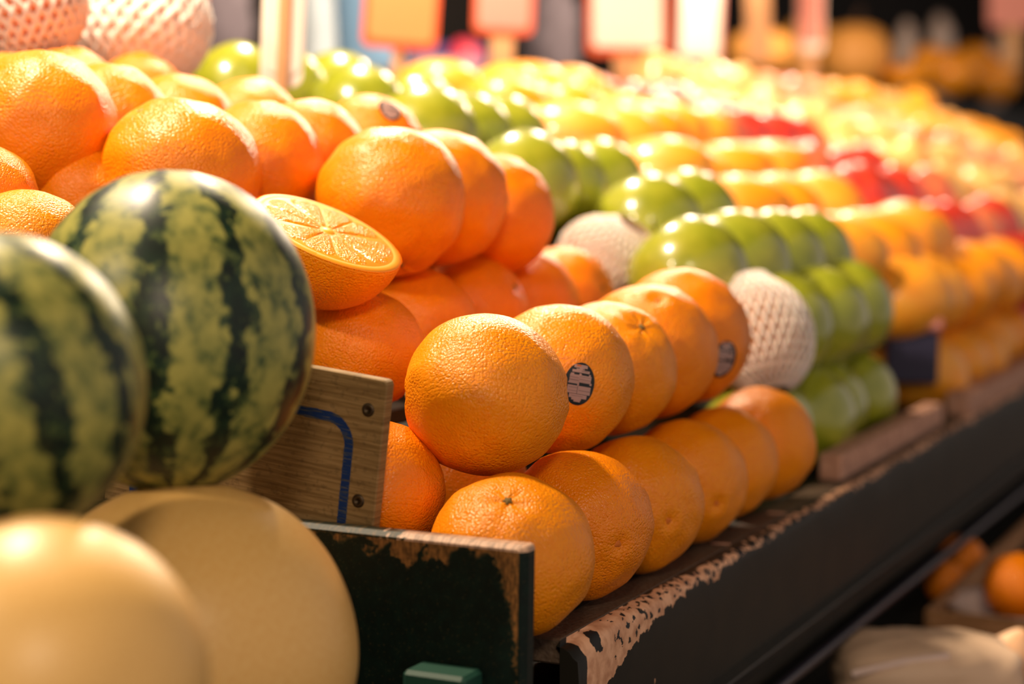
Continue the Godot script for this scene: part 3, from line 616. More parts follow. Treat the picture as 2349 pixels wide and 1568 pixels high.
func meshes() -> void:
	for k in 4:
		MESH["orange%d" % k] = blob(44, 60, func(th: float, ph: float) -> Vector3: return sph(th, ph) * orange_radius(k, sph(th, ph)))
	# the dry button where the stalk sat, and the small navel on the other end
	MESH.scar = blob(8, 20, func(th: float, ph: float) -> Vector3:
		var d := sph(th, ph)
		var r := 0.0023 * (1.0 + 0.25 * cos(5 * ph))
		return Vector3(d.x * r, d.y * 0.0012, d.z * r))
	MESH.navel = blob(8, 16, func(th: float, ph: float) -> Vector3:
		var d := sph(th, ph)
		var r := 0.0024 * (1.0 + 0.2 * cos(3 * ph))
		return Vector3(d.x * r, d.y * 0.0010, d.z * r))
	MESH.apple = blob(30, 40, func(th: float, ph: float) -> Vector3:
		var d := sph(th, ph)
		var r := 0.044 * (1.03 - 0.06 * (1.0 - cos(th)) * 0.5 + 0.02 * cos(5 * ph) * smoothstep(1.2, 3.0, th))
		var v := d * r
		v.y -= 0.014 * exp(-pow(th / 0.34, 2))
		v.y += 0.010 * exp(-pow((PI - th) / 0.30, 2))
		return v)
	MESH.stem = tube([Vector3(0, 0.028, 0), Vector3(0.0005, 0.036, 0), Vector3(0.002, 0.044, 0.0005), Vector3(0.005, 0.050, 0.001)], 0.0011, 6)
	MESH.pear = blob(28, 36, func(th: float, ph: float) -> Vector3:
		var d := sph(th, ph)
		var k := 1.0 - 0.30 * smoothstep(0.1, 0.9, cos(th))
		return Vector3(d.x * 0.042 * k, d.y * 0.052, d.z * 0.042 * k))
	MESH.round_fruit = blob(28, 36, func(th: float, ph: float) -> Vector3:
		var d := sph(th, ph)
		return d * (0.044 * (1.0 - 0.04 * d.y * d.y) - 0.002 * exp(-pow(th / 0.2, 2))))
	MESH.mango = blob(28, 36, func(th: float, ph: float) -> Vector3:
		var d := sph(th, ph)
		return Vector3(d.x * 0.043 + 0.006 * d.y * d.y, d.y * 0.056, d.z * 0.040))
	MESH.net = net_mesh(0.0455, 30, 24, 0.00155)
	MESH.thick_net = net_mesh(0.0455, 30, 24, 0.0024)
	MESH.closed_net = net_mesh(0.0455, 30, 24, 0.0031)
	MESH.watermelon = blob(64, 96, func(th: float, ph: float) -> Vector3:
		var d := sph(th, ph)
		return d * (1.0 - 0.015 * exp(-pow(th / 0.25, 2)) + 0.006 * cos(9 * ph) * sin(th)))
	var hn := noise(FastNoiseLite.TYPE_SIMPLEX, 0.9, 140, 2)
	MESH.honeydew = blob(56, 80, func(th: float, ph: float) -> Vector3:
		var d := sph(th, ph)
		return d * (1.0 + 0.012 * hn.get_noise_3dv(d) - 0.03 * exp(-pow(th / 0.2, 2))))
	MESH.melon_scar = blob(8, 24, func(th: float, ph: float) -> Vector3:
		var d := sph(th, ph)
		return Vector3(d.x * 0.006, d.y * 0.0016, d.z * 0.006))

# a knitted foam sleeve: strands wound both ways round the fruit, open at both ends
func net_mesh(r: float, strands: int, seg: int, thick: float) -> ArrayMesh:
	var st := SurfaceTool.new()
	st.begin(Mesh.PRIMITIVE_TRIANGLES)
	st.set_smooth_group(0)
	for way in [-1.0, 1.0]:
		for k in strands:
			var pts := []
			for i in seg + 1:
				var t := float(i) / seg
				var th := lerpf(0.30, PI - 0.34, t)
				var ph: float = TAU * k / strands + way * t * 1.5
				var flare := 1.0 + 0.10 * exp(-pow((th - 0.30) / 0.12, 2)) + 0.012 * sin(way * PI / 2 + t * strands * 1.5)
				pts.append(sph(th, ph) * r * flare)
			tube_into(st, pts, thick, 5)
	st.generate_normals()
	st.index()
	return st.commit()

# ---------------------------------------------------------------- the market hall
func setting() -> void:
	struct("floor", bevel_box(Vector3(17, 0.1, 7)), M.concrete, at(Vector3(5, -0.05, 0.5)))
	struct("wall_back", bevel_box(Vector3(17, 3.0, 0.12)), M.wall, at(Vector3(5, 1.5, -2.4)))
	struct("wall_right", bevel_box(Vector3(0.12, 3.0, 3.4)), M.wall, at(Vector3(12.2, 1.5, -0.7)))
	struct("ceiling", bevel_box(Vector3(17, 0.1, 3.6)), M.ceiling, at(Vector3(5, 3.05, -0.7)))

# ---------------------------------------------------------------- the stand
# a board's painted face with bare wood where the paint has chipped; wear(u, v) gives how far inside a chip a point lies
func chipped(w: int, h: int, paint: Color, wood: Color, wear: Callable, sd: int, bare := Color(0, 0, 0)) -> Image:
	var n := noise(FastNoiseLite.TYPE_SIMPLEX, 0.02, sd, 4)
	var im := Image.create(w, h, false, Image.FORMAT_RGB8)
	for y in h:
		for x in w:
			var g := n.get_noise_2d(x * 1.0, y * 1.0)
			var g2 := n.get_noise_2d(x * 5.0 + 300, y * 1.2)
			var g3 := n.get_noise_2d(x * 4.0, y * 4.0 + 900)
			var p := paint.lerp(paint * 1.5, clampf(0.4 + g * 0.6 + g2 * 0.4, 0, 1))
			if g3 > 0.60:
				p = p.lerp(wood, 0.35)
			var k: float = wear.call(float(x) / w, float(y) / h, g, g3)
			if k > 1.5 and bare.r > 0.0:
				im.set_pixel(x, y, bare.lerp(bare * 0.75, clampf(0.4 + g2 + g3 * 0.5, 0, 1)))
				continue
			im.set_pixel(x, y, p.lerp(wood.lerp(wood * 0.62, clampf(0.5 + g2 * 0.9 + g3 * 0.4, 0, 1)), clampf(k, 0, 1)))
	return im

func painted(im: Image, rough := 0.5) -> StandardMaterial3D:
	var m := std(Color.WHITE, rough, 0.35)
	m.albedo_texture = tex(im)
	m.texture_repeat = false
	return m

func stand() -> void:
	var s := thing("fruit_stand", "dark green painted wooden fruit stand with worn front ledge and stepped shelves", "stand", at(Vector3(0.888, 0, -0.385)))
	var o := Vector3(-0.888, 0, 0.385)
	# front board: an extruded profile; texture runs along it, v across top edge and face
	var im := ledge_paint()
	part("front_board", front_board(3.87), painted(im, 0.55), s, at(Vector3(0.945, 1.044, -0.3965) + o))
	# planks that make the flat top of the ledge, butt-jointed
	var x0 := 0.947
	for l in [0.284, 0.124, 0.37, 0.9, 1.0, 1.19]:
		var pk := part("ledge_plank", bevel_box(Vector3(l - 0.0015, 0.014, 0.020), 0.0012), M.top_paint, s, at(Vector3(x0 + l / 2, 1.0365, -0.4072) + o))
		x0 += l
		if l < 0.35:
			part("splinter", bevel_box(Vector3(0.0035, 0.0016, 0.013), 0.0005), M.raw, pk, Transform3D(Basis(Vector3.UP, 0.25), Vector3(l / 2 - 0.002, 0.0068, 0.003)))
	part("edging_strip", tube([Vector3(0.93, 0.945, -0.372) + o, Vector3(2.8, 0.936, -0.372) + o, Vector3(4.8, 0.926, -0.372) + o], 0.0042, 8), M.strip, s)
	# raised battens before the apples and further along
	part("batten", bevel_box(Vector3(0.365, 0.021, 0.018), 0.0015), M.raw, s, at(Vector3(1.690, 1.0540, -0.4085) + o))
	part("batten", bevel_box(Vector3(1.6, 0.023, 0.022), 0.0015), M.raw, s, at(Vector3(2.74, 1.0550, -0.4010) + o))
	# end panel between melons and oranges, with chips along its top and front edges
	var ep := chipped(1024, 768, Color(0.020, 0.075, 0.060), Color(0.56, 0.38, 0.20), func(u: float, v: float, g: float, g3: float) -> float:
		if v < 0.016 and u > 0.71 + g * 0.06: return 2.0
		if v < 0.016: return 0.12 + 0.5 * g3 + 0.25 * smoothstep(0.4, 0.7, u)
		var tooth := u * 14.0 + g * 0.35
		var amp := fposmod(sin(floor(tooth) * 12.9898) * 43758.55, 1.0)
		var saw := 1.0 - absf(fposmod(tooth, 1.0) - 0.5) * 2.0
		var top := (0.016 + 0.022 * g) * smoothstep(0.2, 0.6, u) + (0.015 + 0.060 * amp) * saw * smoothstep(0.54, 0.72, u) + 0.008
		var side := 0.030 - 0.014 * smoothstep(0.0, 0.7, v) + g * 0.010 + 0.045 * exp(-pow(v / 0.12, 2)) + g3 * 0.010
		side += 0.03 * exp(-pow((v - 0.42) / 0.012, 2))
		if u > 0.985: return -1.0
		return minf(1.0, maxf((top - v) * 80.0, (side - (1.0 - u)) * 90.0)), 202, Color(0.80, 0.65, 0.55))
	var face := plate(round_rect(0.26, 0.20, 0.0025, 3), 0.014, 0.0035)
	var epb := Basis(Vector3(0, 0, 1), Vector3(0, 1, 0), Vector3(-1, 0, 0))
	var panel := part("end_panel", face, painted(ep, 0.5), s, Transform3D(epb, Vector3(0.8824, 1.1065 - 0.10, -0.3863 - 0.13) + o))
	part("cleat", bevel_box(Vector3(0.022, 0.05, 0.034), 0.002), M.green_paint, panel, Transform3D(epb.inverse(), epb.inverse() * (Vector3(0.864, 1.019, -0.425) - Vector3(0.8824, 1.0065, -0.5163))))
	# bed and treads under the fruit
	part("bed", bevel_box(Vector3(3.95, 0.012, 0.80), 0.001), M.dark, s, Transform3D(Basis(Vector3.RIGHT, 0.42), Vector3(2.87, 1.125, -0.745) + o))
	for t in TREADS:
		part("tread", bevel_box(Vector3(t[1] - t[0], 0.010, t[4]), 0.001), M.dark, s, at(Vector3((t[0] + t[1]) / 2, t[2] - 0.005, -t[3]) + o))
	part("back_rail", bevel_box(Vector3(3.95, 0.16, 0.02), 0.002), M.wood, s, at(Vector3(2.87, 1.27, -1.13) + o))
	part("lower_shelf", bevel_box(Vector3(3.9, 0.02, 0.34), 0.002), M.dark, s, at(Vector3(2.85, 0.875, -0.30) + o))
	part("shelf_lip", bevel_box(Vector3(3.9, 0.022, 0.012), 0.002), M.wood, s, at(Vector3(2.85, 0.896, -0.136) + o))
	part("apron", bevel_box(Vector3(3.9, 0.10, 0.02), 0.002), M.dark, s, at(Vector3(2.85, 0.93, -0.46) + o))
	for p in [[0.95, -0.46], [2.85, -0.46], [4.75, -0.46], [0.95, -1.1], [2.85, -1.1], [4.75, -1.1]]:
		var hgt: float = 0.83 if p[1] > -0.5 else 1.24
		part("leg", bevel_box(Vector3(0.06, hgt, 0.06), 0.003), M.dark, s, at(Vector3(p[0], hgt / 2, p[1]) + o))
	# a printed carton tucked in at the end of the apples
	var nc := thing("fruit_carton", "navy blue carton with pale pink lid between apples and mangoes", "carton", Transform3D(Basis(Vector3.UP, 0.25), CARTON))
	part("carton_body", bevel_box(Vector3(0.055, 0.050, 0.05), 0.002), M.navy, nc, at(Vector3(0, 0.025, 0)))
	part("lid", bevel_box(Vector3(0.062, 0.014, 0.056), 0.003), M.card_pink, nc, Transform3D(Basis(Vector3.BACK, -0.12), Vector3(0, 0.056, 0)))
	# the melon bench
	var b := thing("melon_bench", "dark wooden bench under the melons beside the green end panel", "bench", at(Vector3(0.6, 0, -0.5)))
	part("board", bevel_box(Vector3(0.66, 0.02, 0.34), 0.002), M.dark, b, at(Vector3(-0.06, 0.976, 0.0)))
	part("board", bevel_box(Vector3(0.20, 0.06, 0.16), 0.002), M.dark, b, at(Vector3(-0.05, 1.018, 0.08)))
	for p in [[-0.36, 0.14], [0.24, 0.14], [-0.36, -0.14], [0.24, -0.14]]:
		part("leg", bevel_box(Vector3(0.05, 0.966, 0.05), 0.002), M.dark, b, at(Vector3(p[0], 0.483, p[1])))

# the ledge's dark paint, rubbed down to pale wood along the nose, most of all at the near end
func ledge_paint() -> Image:
	var w := 2048
	var h := 256
	var im := Image.create(w, h, false, Image.FORMAT_RGB8)
	var n := noise(FastNoiseLite.TYPE_SIMPLEX, 60.0, 201, 4)
	var big := noise(FastNoiseLite.TYPE_SIMPLEX, 14.0, 203, 3)
	for x in w:
		var m := 3.9 * pow((x + 0.5) / w, 1.6)
		for y in h:
			var v := 0.105 * (y + 0.5) / h
			var g := n.get_noise_2d(m, v)
			var g2 := n.get_noise_2d(m * 1.3 + 9.0, v * 1.8)
			var b := big.get_noise_2d(m, v)
			var c := Color(0.118, 0.106, 0.076).lerp(Color(0.086, 0.084, 0.062), clampf(0.5 + b + g2 * 0.3, 0, 1))
			var low := 0.0098 + 0.031 * exp(-pow((m - 0.015) / 0.045, 2)) + 0.010 * exp(-pow((m - 0.085) / 0.05, 2)) + 0.0045 * exp(-pow((m - 0.2) / 0.12, 2))
			var chip := v < low + g * 0.0035 + b * 0.003 and v > 0.0046 + g * 0.003 - 0.006 * exp(-pow(m / 0.14, 2))
			var keep := g2 > 0.46 - 0.12 * smoothstep(0.05, 0.2, m) and m > 0.05
			if m > 0.24 and m < 0.36 and g * 0.7 + g2 * 0.5 > -0.02: keep = true
			if m < 0.008 + b * 0.004 + v * 0.06: keep = true
			if Vector2((m - 0.027) / 0.007, (v - 0.011) / 0.006).length() < 1.0 + g * 0.8: keep = true
			if Vector2((m - 0.112 + (v - 0.062) * 0.25) / 0.0016, (v - 0.062) / 0.008).length() < 1.0 + g: chip = true
			if chip and keep and v < 0.02:
				c = Color(0.10, 0.11, 0.14).lerp(c, clampf(0.5 + b, 0, 1))
			elif chip and not keep:
				c = Color(0.90, 0.70, 0.56).lerp(Color(0.74, 0.53, 0.40), clampf(0.35 + g * 0.7 + g2 * 0.3, 0, 1))
			elif v < 0.007:
				c = Color(0.33, 0.27, 0.22).lerp(c, clampf(0.2 + g, 0, 0.5))
			im.set_pixel(x, y, c)
	return im

func front_board(length: float) -> ArrayMesh:
	# outline in (z, y) from the top's inner edge over the worn nose and down the face; origin on the nose
	var prof := [Vector2(-0.0005, -0.007), Vector2(-0.0005, -0.0006), Vector2(0.0, 0.0), Vector2(0.004, -0.0003), Vector2(0.008, -0.0018), Vector2(0.0102, -0.0045), Vector2(0.011, -0.009), Vector2(0.0112, -0.03), Vector2(0.0114, -0.06), Vector2(0.0116, -0.099), Vector2(0.0006, -0.099), Vector2(-0.0005, -0.007)]
	var st := SurfaceTool.new()
	st.begin(Mesh.PRIMITIVE_TRIANGLES)
	var acc := [0.0]
	for i in range(1, prof.size()):
		acc.append(acc[i - 1] + (prof[i] - prof[i - 1]).length())
	var v0: float = acc[2]
	var v1: float = acc[9]
	var n := 160
	var wob := noise(FastNoiseLite.TYPE_SIMPLEX, 14.0, 301, 3)
	var pt := func(i: int, k: int) -> Vector3:
		var x := length * pow(float(k) / n, 1.6)
		var p: Vector2 = prof[i]
		var dent := 0.0
		if i >= 2 and i <= 6:
			dent = 0.0012 * absf(wob.get_noise_2d(x * 2.0, i * 0.03)) + 0.004 * exp(-pow(x / 0.02, 2)) * (1.0 if i < 6 else 0.4)
		return Vector3(x, p.y - dent, p.x - dent * 0.7)
	for i in prof.size() - 1:
		st.set_smooth_group(0 if i >= 1 and i < 9 else -1)
		for k in n:
			var q := [pt.call(i, k), pt.call(i, k + 1), pt.call(i + 1, k + 1), pt.call(i + 1, k)]
			var uu := [float(k) / n, float(k + 1) / n, float(k + 1) / n, float(k) / n]
			var vv := [acc[i], acc[i], acc[i + 1], acc[i + 1]]
			for j in [0, 1, 2, 0, 2, 3]:
				st.set_uv(Vector2(clampf(uu[j], 0.001, 0.999), clampf((vv[j] - v0) / (v1 - v0), 0.004, 0.996)))
				st.add_vertex(q[j])
	st.set_smooth_group(-1)
	for e in [[0, 0], [n, 1]]:
		for i in range(1, prof.size() - 2):
			var t := [pt.call(0, e[0]), pt.call(i, e[0]), pt.call(i + 1, e[0])]
			for j in ([0, 1, 2] if e[1] == 0 else [0, 2, 1]):
				st.set_uv(Vector2(0.002, 0.5))
				st.add_vertex(t[j])
	st.generate_normals()
	return st.commit()

# ---------------------------------------------------------------- oranges
func frame(up: Vector3, spin: float, scale: Vector3, p: Vector3) -> Transform3D:
	up = up.normalized()
	var x := up.cross(Vector3.FORWARD if absf(up.z) < 0.9 else Vector3.RIGHT).normalized()
	var b := Basis(x, up, x.cross(up)) * Basis(Vector3.UP, spin)
	return Transform3D(b * Basis.from_scale(scale), p)

func oranges() -> void:
	for d in ORANGES:
		# position, radius, length along the axis, axis towards the stem end, mesh, tone, label, group, sticker direction or null
		var k: float = d[1] / 0.044
		var t := frame(d[3], rng.randf() * TAU, Vector3(k, k * d[2], k), d[0])
		var o := thing("orange", d[6], "orange", t, d[7])
		part("peel", MESH["orange%d" % d[4]], M["peel%d" % d[5]], o)
		part("stem_scar", MESH.scar, M.scar, o, at(Vector3(0, orange_radius(d[4], Vector3.UP), 0)))
		part("navel", MESH.navel, M.navel, o, at(Vector3(0, -orange_radius(d[4], Vector3.DOWN), 0)))
		if d[8] != null:
			sticker(o, t, d[4], d[8])

# an oval paper sticker wrapped on the peel
func sticker(o: Node3D, t: Transform3D, mesh: int, dir: Vector3) -> void:
	var im := Image.create(192, 256, false, Image.FORMAT_RGB8)
	var ink := Color(0.03, 0.04, 0.05)
	var silver := Color(0.66, 0.54, 0.52)
	im.fill(ink)
	for r in [[48, 14, 84, 20], [64, 30, 50, 22], [40, 46, 110, 16], [34, 68, 20, 8], [86, 66, 14, 10], [148, 66, 12, 10], [30, 76, 136, 44], [26, 120, 62, 10], [84, 118, 10, 40], [160, 116, 14, 14], [26, 140, 146, 48], [44, 190, 110, 24], [62, 214, 60, 12], [78, 226, 40, 10]]:
		im.fill_rect(Rect2i(r[0], r[1], r[2], r[3]), silver)
	for r in [[30, 92, 56, 2], [92, 84, 70, 2], [92, 100, 74, 2], [30, 108, 60, 3], [34, 152, 56, 2], [98, 166, 70, 3], [34, 172, 54, 2], [88, 140, 3, 48], [60, 200, 70, 2], [60, 34, 22, 6], [96, 50, 40, 3], [104, 38, 8, 6]]:
		im.fill_rect(Rect2i(r[0], r[1], r[2], r[3]), silver * 0.55)
	im.fill_rect(Rect2i(62, 16, 28, 10), Color(0.75, 0.38, 0.12))
	var m := std(Color.WHITE, 0.25, 0.5)
	m.albedo_texture = tex(im)
	var c: Vector3 = t.affine_inverse().basis * dir
	c = c.normalized()
	var up := (t.affine_inverse().basis * Vector3(0.10, 1, 0.16)).normalized()
	up = (up - c * up.dot(c)).normalized()
	var right := up.cross(c)
	var st := SurfaceTool.new()
	st.begin(Mesh.PRIMITIVE_TRIANGLES)
	st.set_smooth_group(0)
	var rings := 6
	var n := 36
	var pt := func(i: int, k: int) -> Array:
		var q := Vector2.from_angle(TAU * k / n) * (float(i) / rings)
		var v := (c + right * q.x * 0.215 + up * q.y * 0.285).normalized()
		v *= orange_radius(mesh, v) + 0.0003
		return [v, Vector2(0.5 + q.x * 0.5, 0.5 - q.y * 0.5)]
	for i in rings:
		for k in n:
			var q := [pt.call(i, k), pt.call(i, k + 1), pt.call(i + 1, k + 1), pt.call(i + 1, k)]
			for j in ([0, 1, 2, 0, 2, 3] if i > 0 else [0, 2, 3]):
				st.set_uv(q[j][1])
				st.add_vertex(q[j][0])
	st.generate_normals()
	var p := part("sticker", st.commit(), m, o)
	tag(p, "black oval sticker printed with silver bars")

func half_orange() -> void:
	var r := 0.0455
	var t := frame(HALF[1], 0.4, Vector3.ONE, HALF[0])
	var o := thing("half_orange", "cut half orange showing its juicy segments, beside the striped watermelon", "orange", t)
	var prof := []
	for i in 25:
		var a := PI / 2 * i / 24.0
		prof.append(Vector2(r * cos(a), -r * sin(a) * 0.96))
	prof.append(Vector2(0.0, -r * 0.96))
	part("peel", lathe(prof, 56), M.peel1, o)
	part("rind", lathe([Vector2(0.0, 0.0002), Vector2(r * 0.80, 0.0002), Vector2(r * 0.90, 0.0008), Vector2(r * 0.975, 0.0004), Vector2(r * 1.0, -0.0012), Vector2(r * 0.99, -0.004)].map(func(q: Vector2) -> Vector2: return q), 56), M.rind, o)
	var mem := part("membrane", lathe([Vector2(0.0, 0.0009), Vector2(r * 0.87, 0.0009), Vector2(r * 0.90, 0.0)], 48), M.pith, o)
	for k in 10:
		part("segment", wedge(r * 0.10, r * (0.865 + 0.012 * sin(k * 2.3)), TAU / 10 * 0.995), M.flesh, mem, Transform3D(Basis(Vector3.UP, TAU * k / 10 + 0.05 * sin(k * 3.7)), Vector3(0, 0.0008, 0)))
	part("core", lathe([Vector2(0.0, 0.0018), Vector2(0.003, 0.0016), Vector2(0.0042, 0.0008)], 16), M.pith, o)

# one flesh segment: a rounded sector, slightly domed
func wedge(r0: float, r1: float, ang: float) -> ArrayMesh:
	var st := SurfaceTool.new()
	st.begin(Mesh.PRIMITIVE_TRIANGLES)
	st.set_smooth_group(0)
	var na := 8
	var nr := 10
	var pt := func(i: int, j: int) -> Vector3:
		var s := float(i) / nr
		var q := float(j) / na * 2.0 - 1.0
		var rr := lerpf(r0, r1, s)
		var half := ang / 2 * (1.0 - 0.12 * pow(absf(s * 2.0 - 1.0), 8.0)) - 0.0003 / rr
		var edge := minf(1.0 - absf(q), minf(s, 1.0 - s) * 2.0)
		rr -= (r1 - r0) * 0.06 * q * q * s
		return Vector3(cos(q * half) * rr, 0.0009 * smoothstep(0.0, 0.3, edge), sin(q * half) * rr)
	for i in nr:
		for j in na:
			quad(st, pt.call(i, j), pt.call(i + 1, j), pt.call(i + 1, j + 1), pt.call(i, j + 1), Vector3.UP)
	st.generate_normals()
	return st.commit()

# ---------------------------------------------------------------- fruit in foam sleeves
func foam_fruit() -> void:
	for d in FOAM:
		var o := thing("sleeved_pear", d[4], "pear", frame(d[2], rng.randf() * TAU, d[3] / 0.044, Vector3(d[0].x, d[0].y, d[0].z)), "pears in white foam sleeves")
		part("fruit", MESH.round_fruit, M[d[1]], o)
		part("foam_sleeve", {"pear_tan": MESH.net, "pear_orange": MESH.thick_net, "pear_peach": MESH.closed_net}[d[1]], M.white_foam if d[1] == "pear_peach" else M.foam, o)

# ---------------------------------------------------------------- melons
func melon_frame(d: Array) -> Transform3D:
	var b := frame(d[2], 0.0, Vector3.ONE, Vector3.ZERO).basis
	return frame(d[2], atan2(-b.z.dot(d[4]), b.x.dot(d[4])), d[3], d[1])

func melons() -> void:
	for d in MELONS:
		var o := thing(d[0], d[5], "melon", melon_frame(d))
		part("rind", MESH[d[0]], M[d[0]], o)
		part("stem_scar", MESH.melon_scar, M.scar, o, Transform3D(Basis.from_scale(Vector3.ONE / d[3]), Vector3(0, 0.985 if d[0] == "watermelon" else 0.972, 0)))

# ---------------------------------------------------------------- wooden sign plate
func sign_board() -> void:
	var w := 0.165
	var h := 0.135
	var nx := 660
	var ny := 540
	var im := Image.create(nx, ny, false, Image.FORMAT_RGB8)
	var g := noise(FastNoiseLite.TYPE_SIMPLEX, 0.02, 401, 4)
	var inset := Vector2(0.0185, 0.0235)
	for y in ny:
		for x in nx:
			var p := Vector2((x + 0.5) / nx * w, (y + 0.5) / ny * h)
			var v := g.get_noise_2d(x * 0.16, y * 4.0)
			var v2 := g.get_noise_2d(x * 0.5 + 500, y * 9.0)
			var c := Color(0.58, 0.47, 0.31).lerp(Color(0.45, 0.35, 0.21), clampf(0.45 + v * 0.8 + v2 * 0.5, 0, 1))
			if g.get_noise_2d(x * 1.5 + 90, y * 1.5) > 0.45: c = c * 0.9
			# painted border: a rounded rectangle's outline, worn thin along the grain
			var q := (p - Vector2(w, h) / 2).abs() - (Vector2(w, h) / 2 - inset - Vector2.ONE * 0.014)
			var sd := Vector2(maxf(q.x, 0), maxf(q.y, 0)).length() + minf(maxf(q.x, q.y), 0) - 0.014
			if absf(sd) < 0.0026 + v2 * 0.0003:
				c = Color(0.06, 0.18, 0.40).lerp(c, clampf(v2 * 1.6 - 0.15, 0, 0.6))
			im.set_pixel(x, y, c)
	var m := painted(im, 0.7)
	bump(m, M.wood_grain, 0.02)
	var o := thing("wooden_sign", "small wooden sign plate with blue painted border behind the watermelon", "sign", SIGN)
	part("board", plate(round_rect(w, h, 0.003, 4), 0.008, 0.0008), m, o, at(Vector3(-w / 2, -h / 2, 0)))
	for p in [[-0.0095, -0.0165], [-0.0100, -0.0640]]:
		part("screw", lathe([Vector2(0.0, 0.0002), Vector2(0.0009, 0.0001), Vector2(0.0011, 0.0007), Vector2(0.0030, 0.0009), Vector2(0.0036, 0.0)], 18), M.metal, o, Transform3D(Basis(Vector3.RIGHT, PI / 2), Vector3(p[0], p[1], 0.004)))

# ---------------------------------------------------------------- rows of fruit further along
func back_fruit() -> void:
	for d in ROWS:
		# kind, label noun, category, group, material, mesh, from-what, row index, [[x, y, z, r], ...]
		for i in d[8].size():
			var f: Array = d[8][i]
			var k: float = f[3] / 0.044
			var tilt := Vector3(rng.randf_range(-0.5, 0.5), 1.0, rng.randf_range(-0.5, 0.3))
			if d[5] == "mango": tilt = Vector3(rng.randf_range(-0.25, 0.25), rng.randf_range(-0.2, 0.2), 1.0)
			if d[5] == "apple": tilt = Vector3(rng.randf_range(-0.2, 0.5), 1.0, rng.randf_range(-0.9, -0.4))
			var o := thing(d[0], "%s in the %s row above the ledge, %s along from the %s" % [d[1], ORD[d[7]], ORD[i], d[6]], d[2], frame(tilt, rng.randf() * TAU, Vector3.ONE * k, Vector3(f[0], f[1], f[2])), d[3])
			part("skin", MESH[d[5]], M[d[4][f[4]]], o)
			if d[5] in ["apple", "pear"]:
				part("stem", MESH.stem, M.stem, o, at(Vector3(0, 0.010 if d[5] == "pear" else 0.0, 0)))

# ---------------------------------------------------------------- price cards
func price_cards() -> void:
	for c in CARDS:
		# foot position, height of card's lower edge, card size, card material, rim material, yaw, lean, label, stick width
		var o := thing("price_card", c[7], "sign", Transform3D(Basis(Vector3.UP, c[5]) * Basis(Vector3.BACK, c[6]), c[0]), "price cards among the fruit")
		part("stick", bevel_box(Vector3(c[8], c[1] + c[2].y * 0.6, 0.004), 0.0008), M.stick, o, at(Vector3(0, (c[1] + c[2].y * 0.6) / 2, c[9])))
		if c[2].x > 0.001:
			var rim := part("rim", plate(round_rect(c[2].x, c[2].y, 0.010), 0.003, 0.0006), M[c[4]], o, at(Vector3(0, c[1] + c[2].y / 2, 0)))
			part("card", plate(round_rect(c[2].x * 0.86, c[2].y * 0.86, 0.008), 0.002, 0.0004), M[c[3]], rim, at(Vector3(0, 0, 0.0016)))


# ---------------------------------------------------------------- things behind the fruit
func soft_box(w: float, h: float, d: float, p := 3.5, fold := 0.0, sd := 1) -> ArrayMesh:
	var n := noise(FastNoiseLite.TYPE_SIMPLEX, 2.2, 500 + sd, 3)
	return blob(24, 36, func(th: float, ph: float) -> Vector3:
		var v := sph(th, ph)
		var k := pow(pow(absf(v.x), p) + pow(absf(v.y), p) + pow(absf(v.z), p), -1.0 / p)
		v = v * k * (1.0 + fold * n.get_noise_3dv(v * 1.4))
		return Vector3(v.x * w / 2, v.y * h / 2, v.z * d / 2))

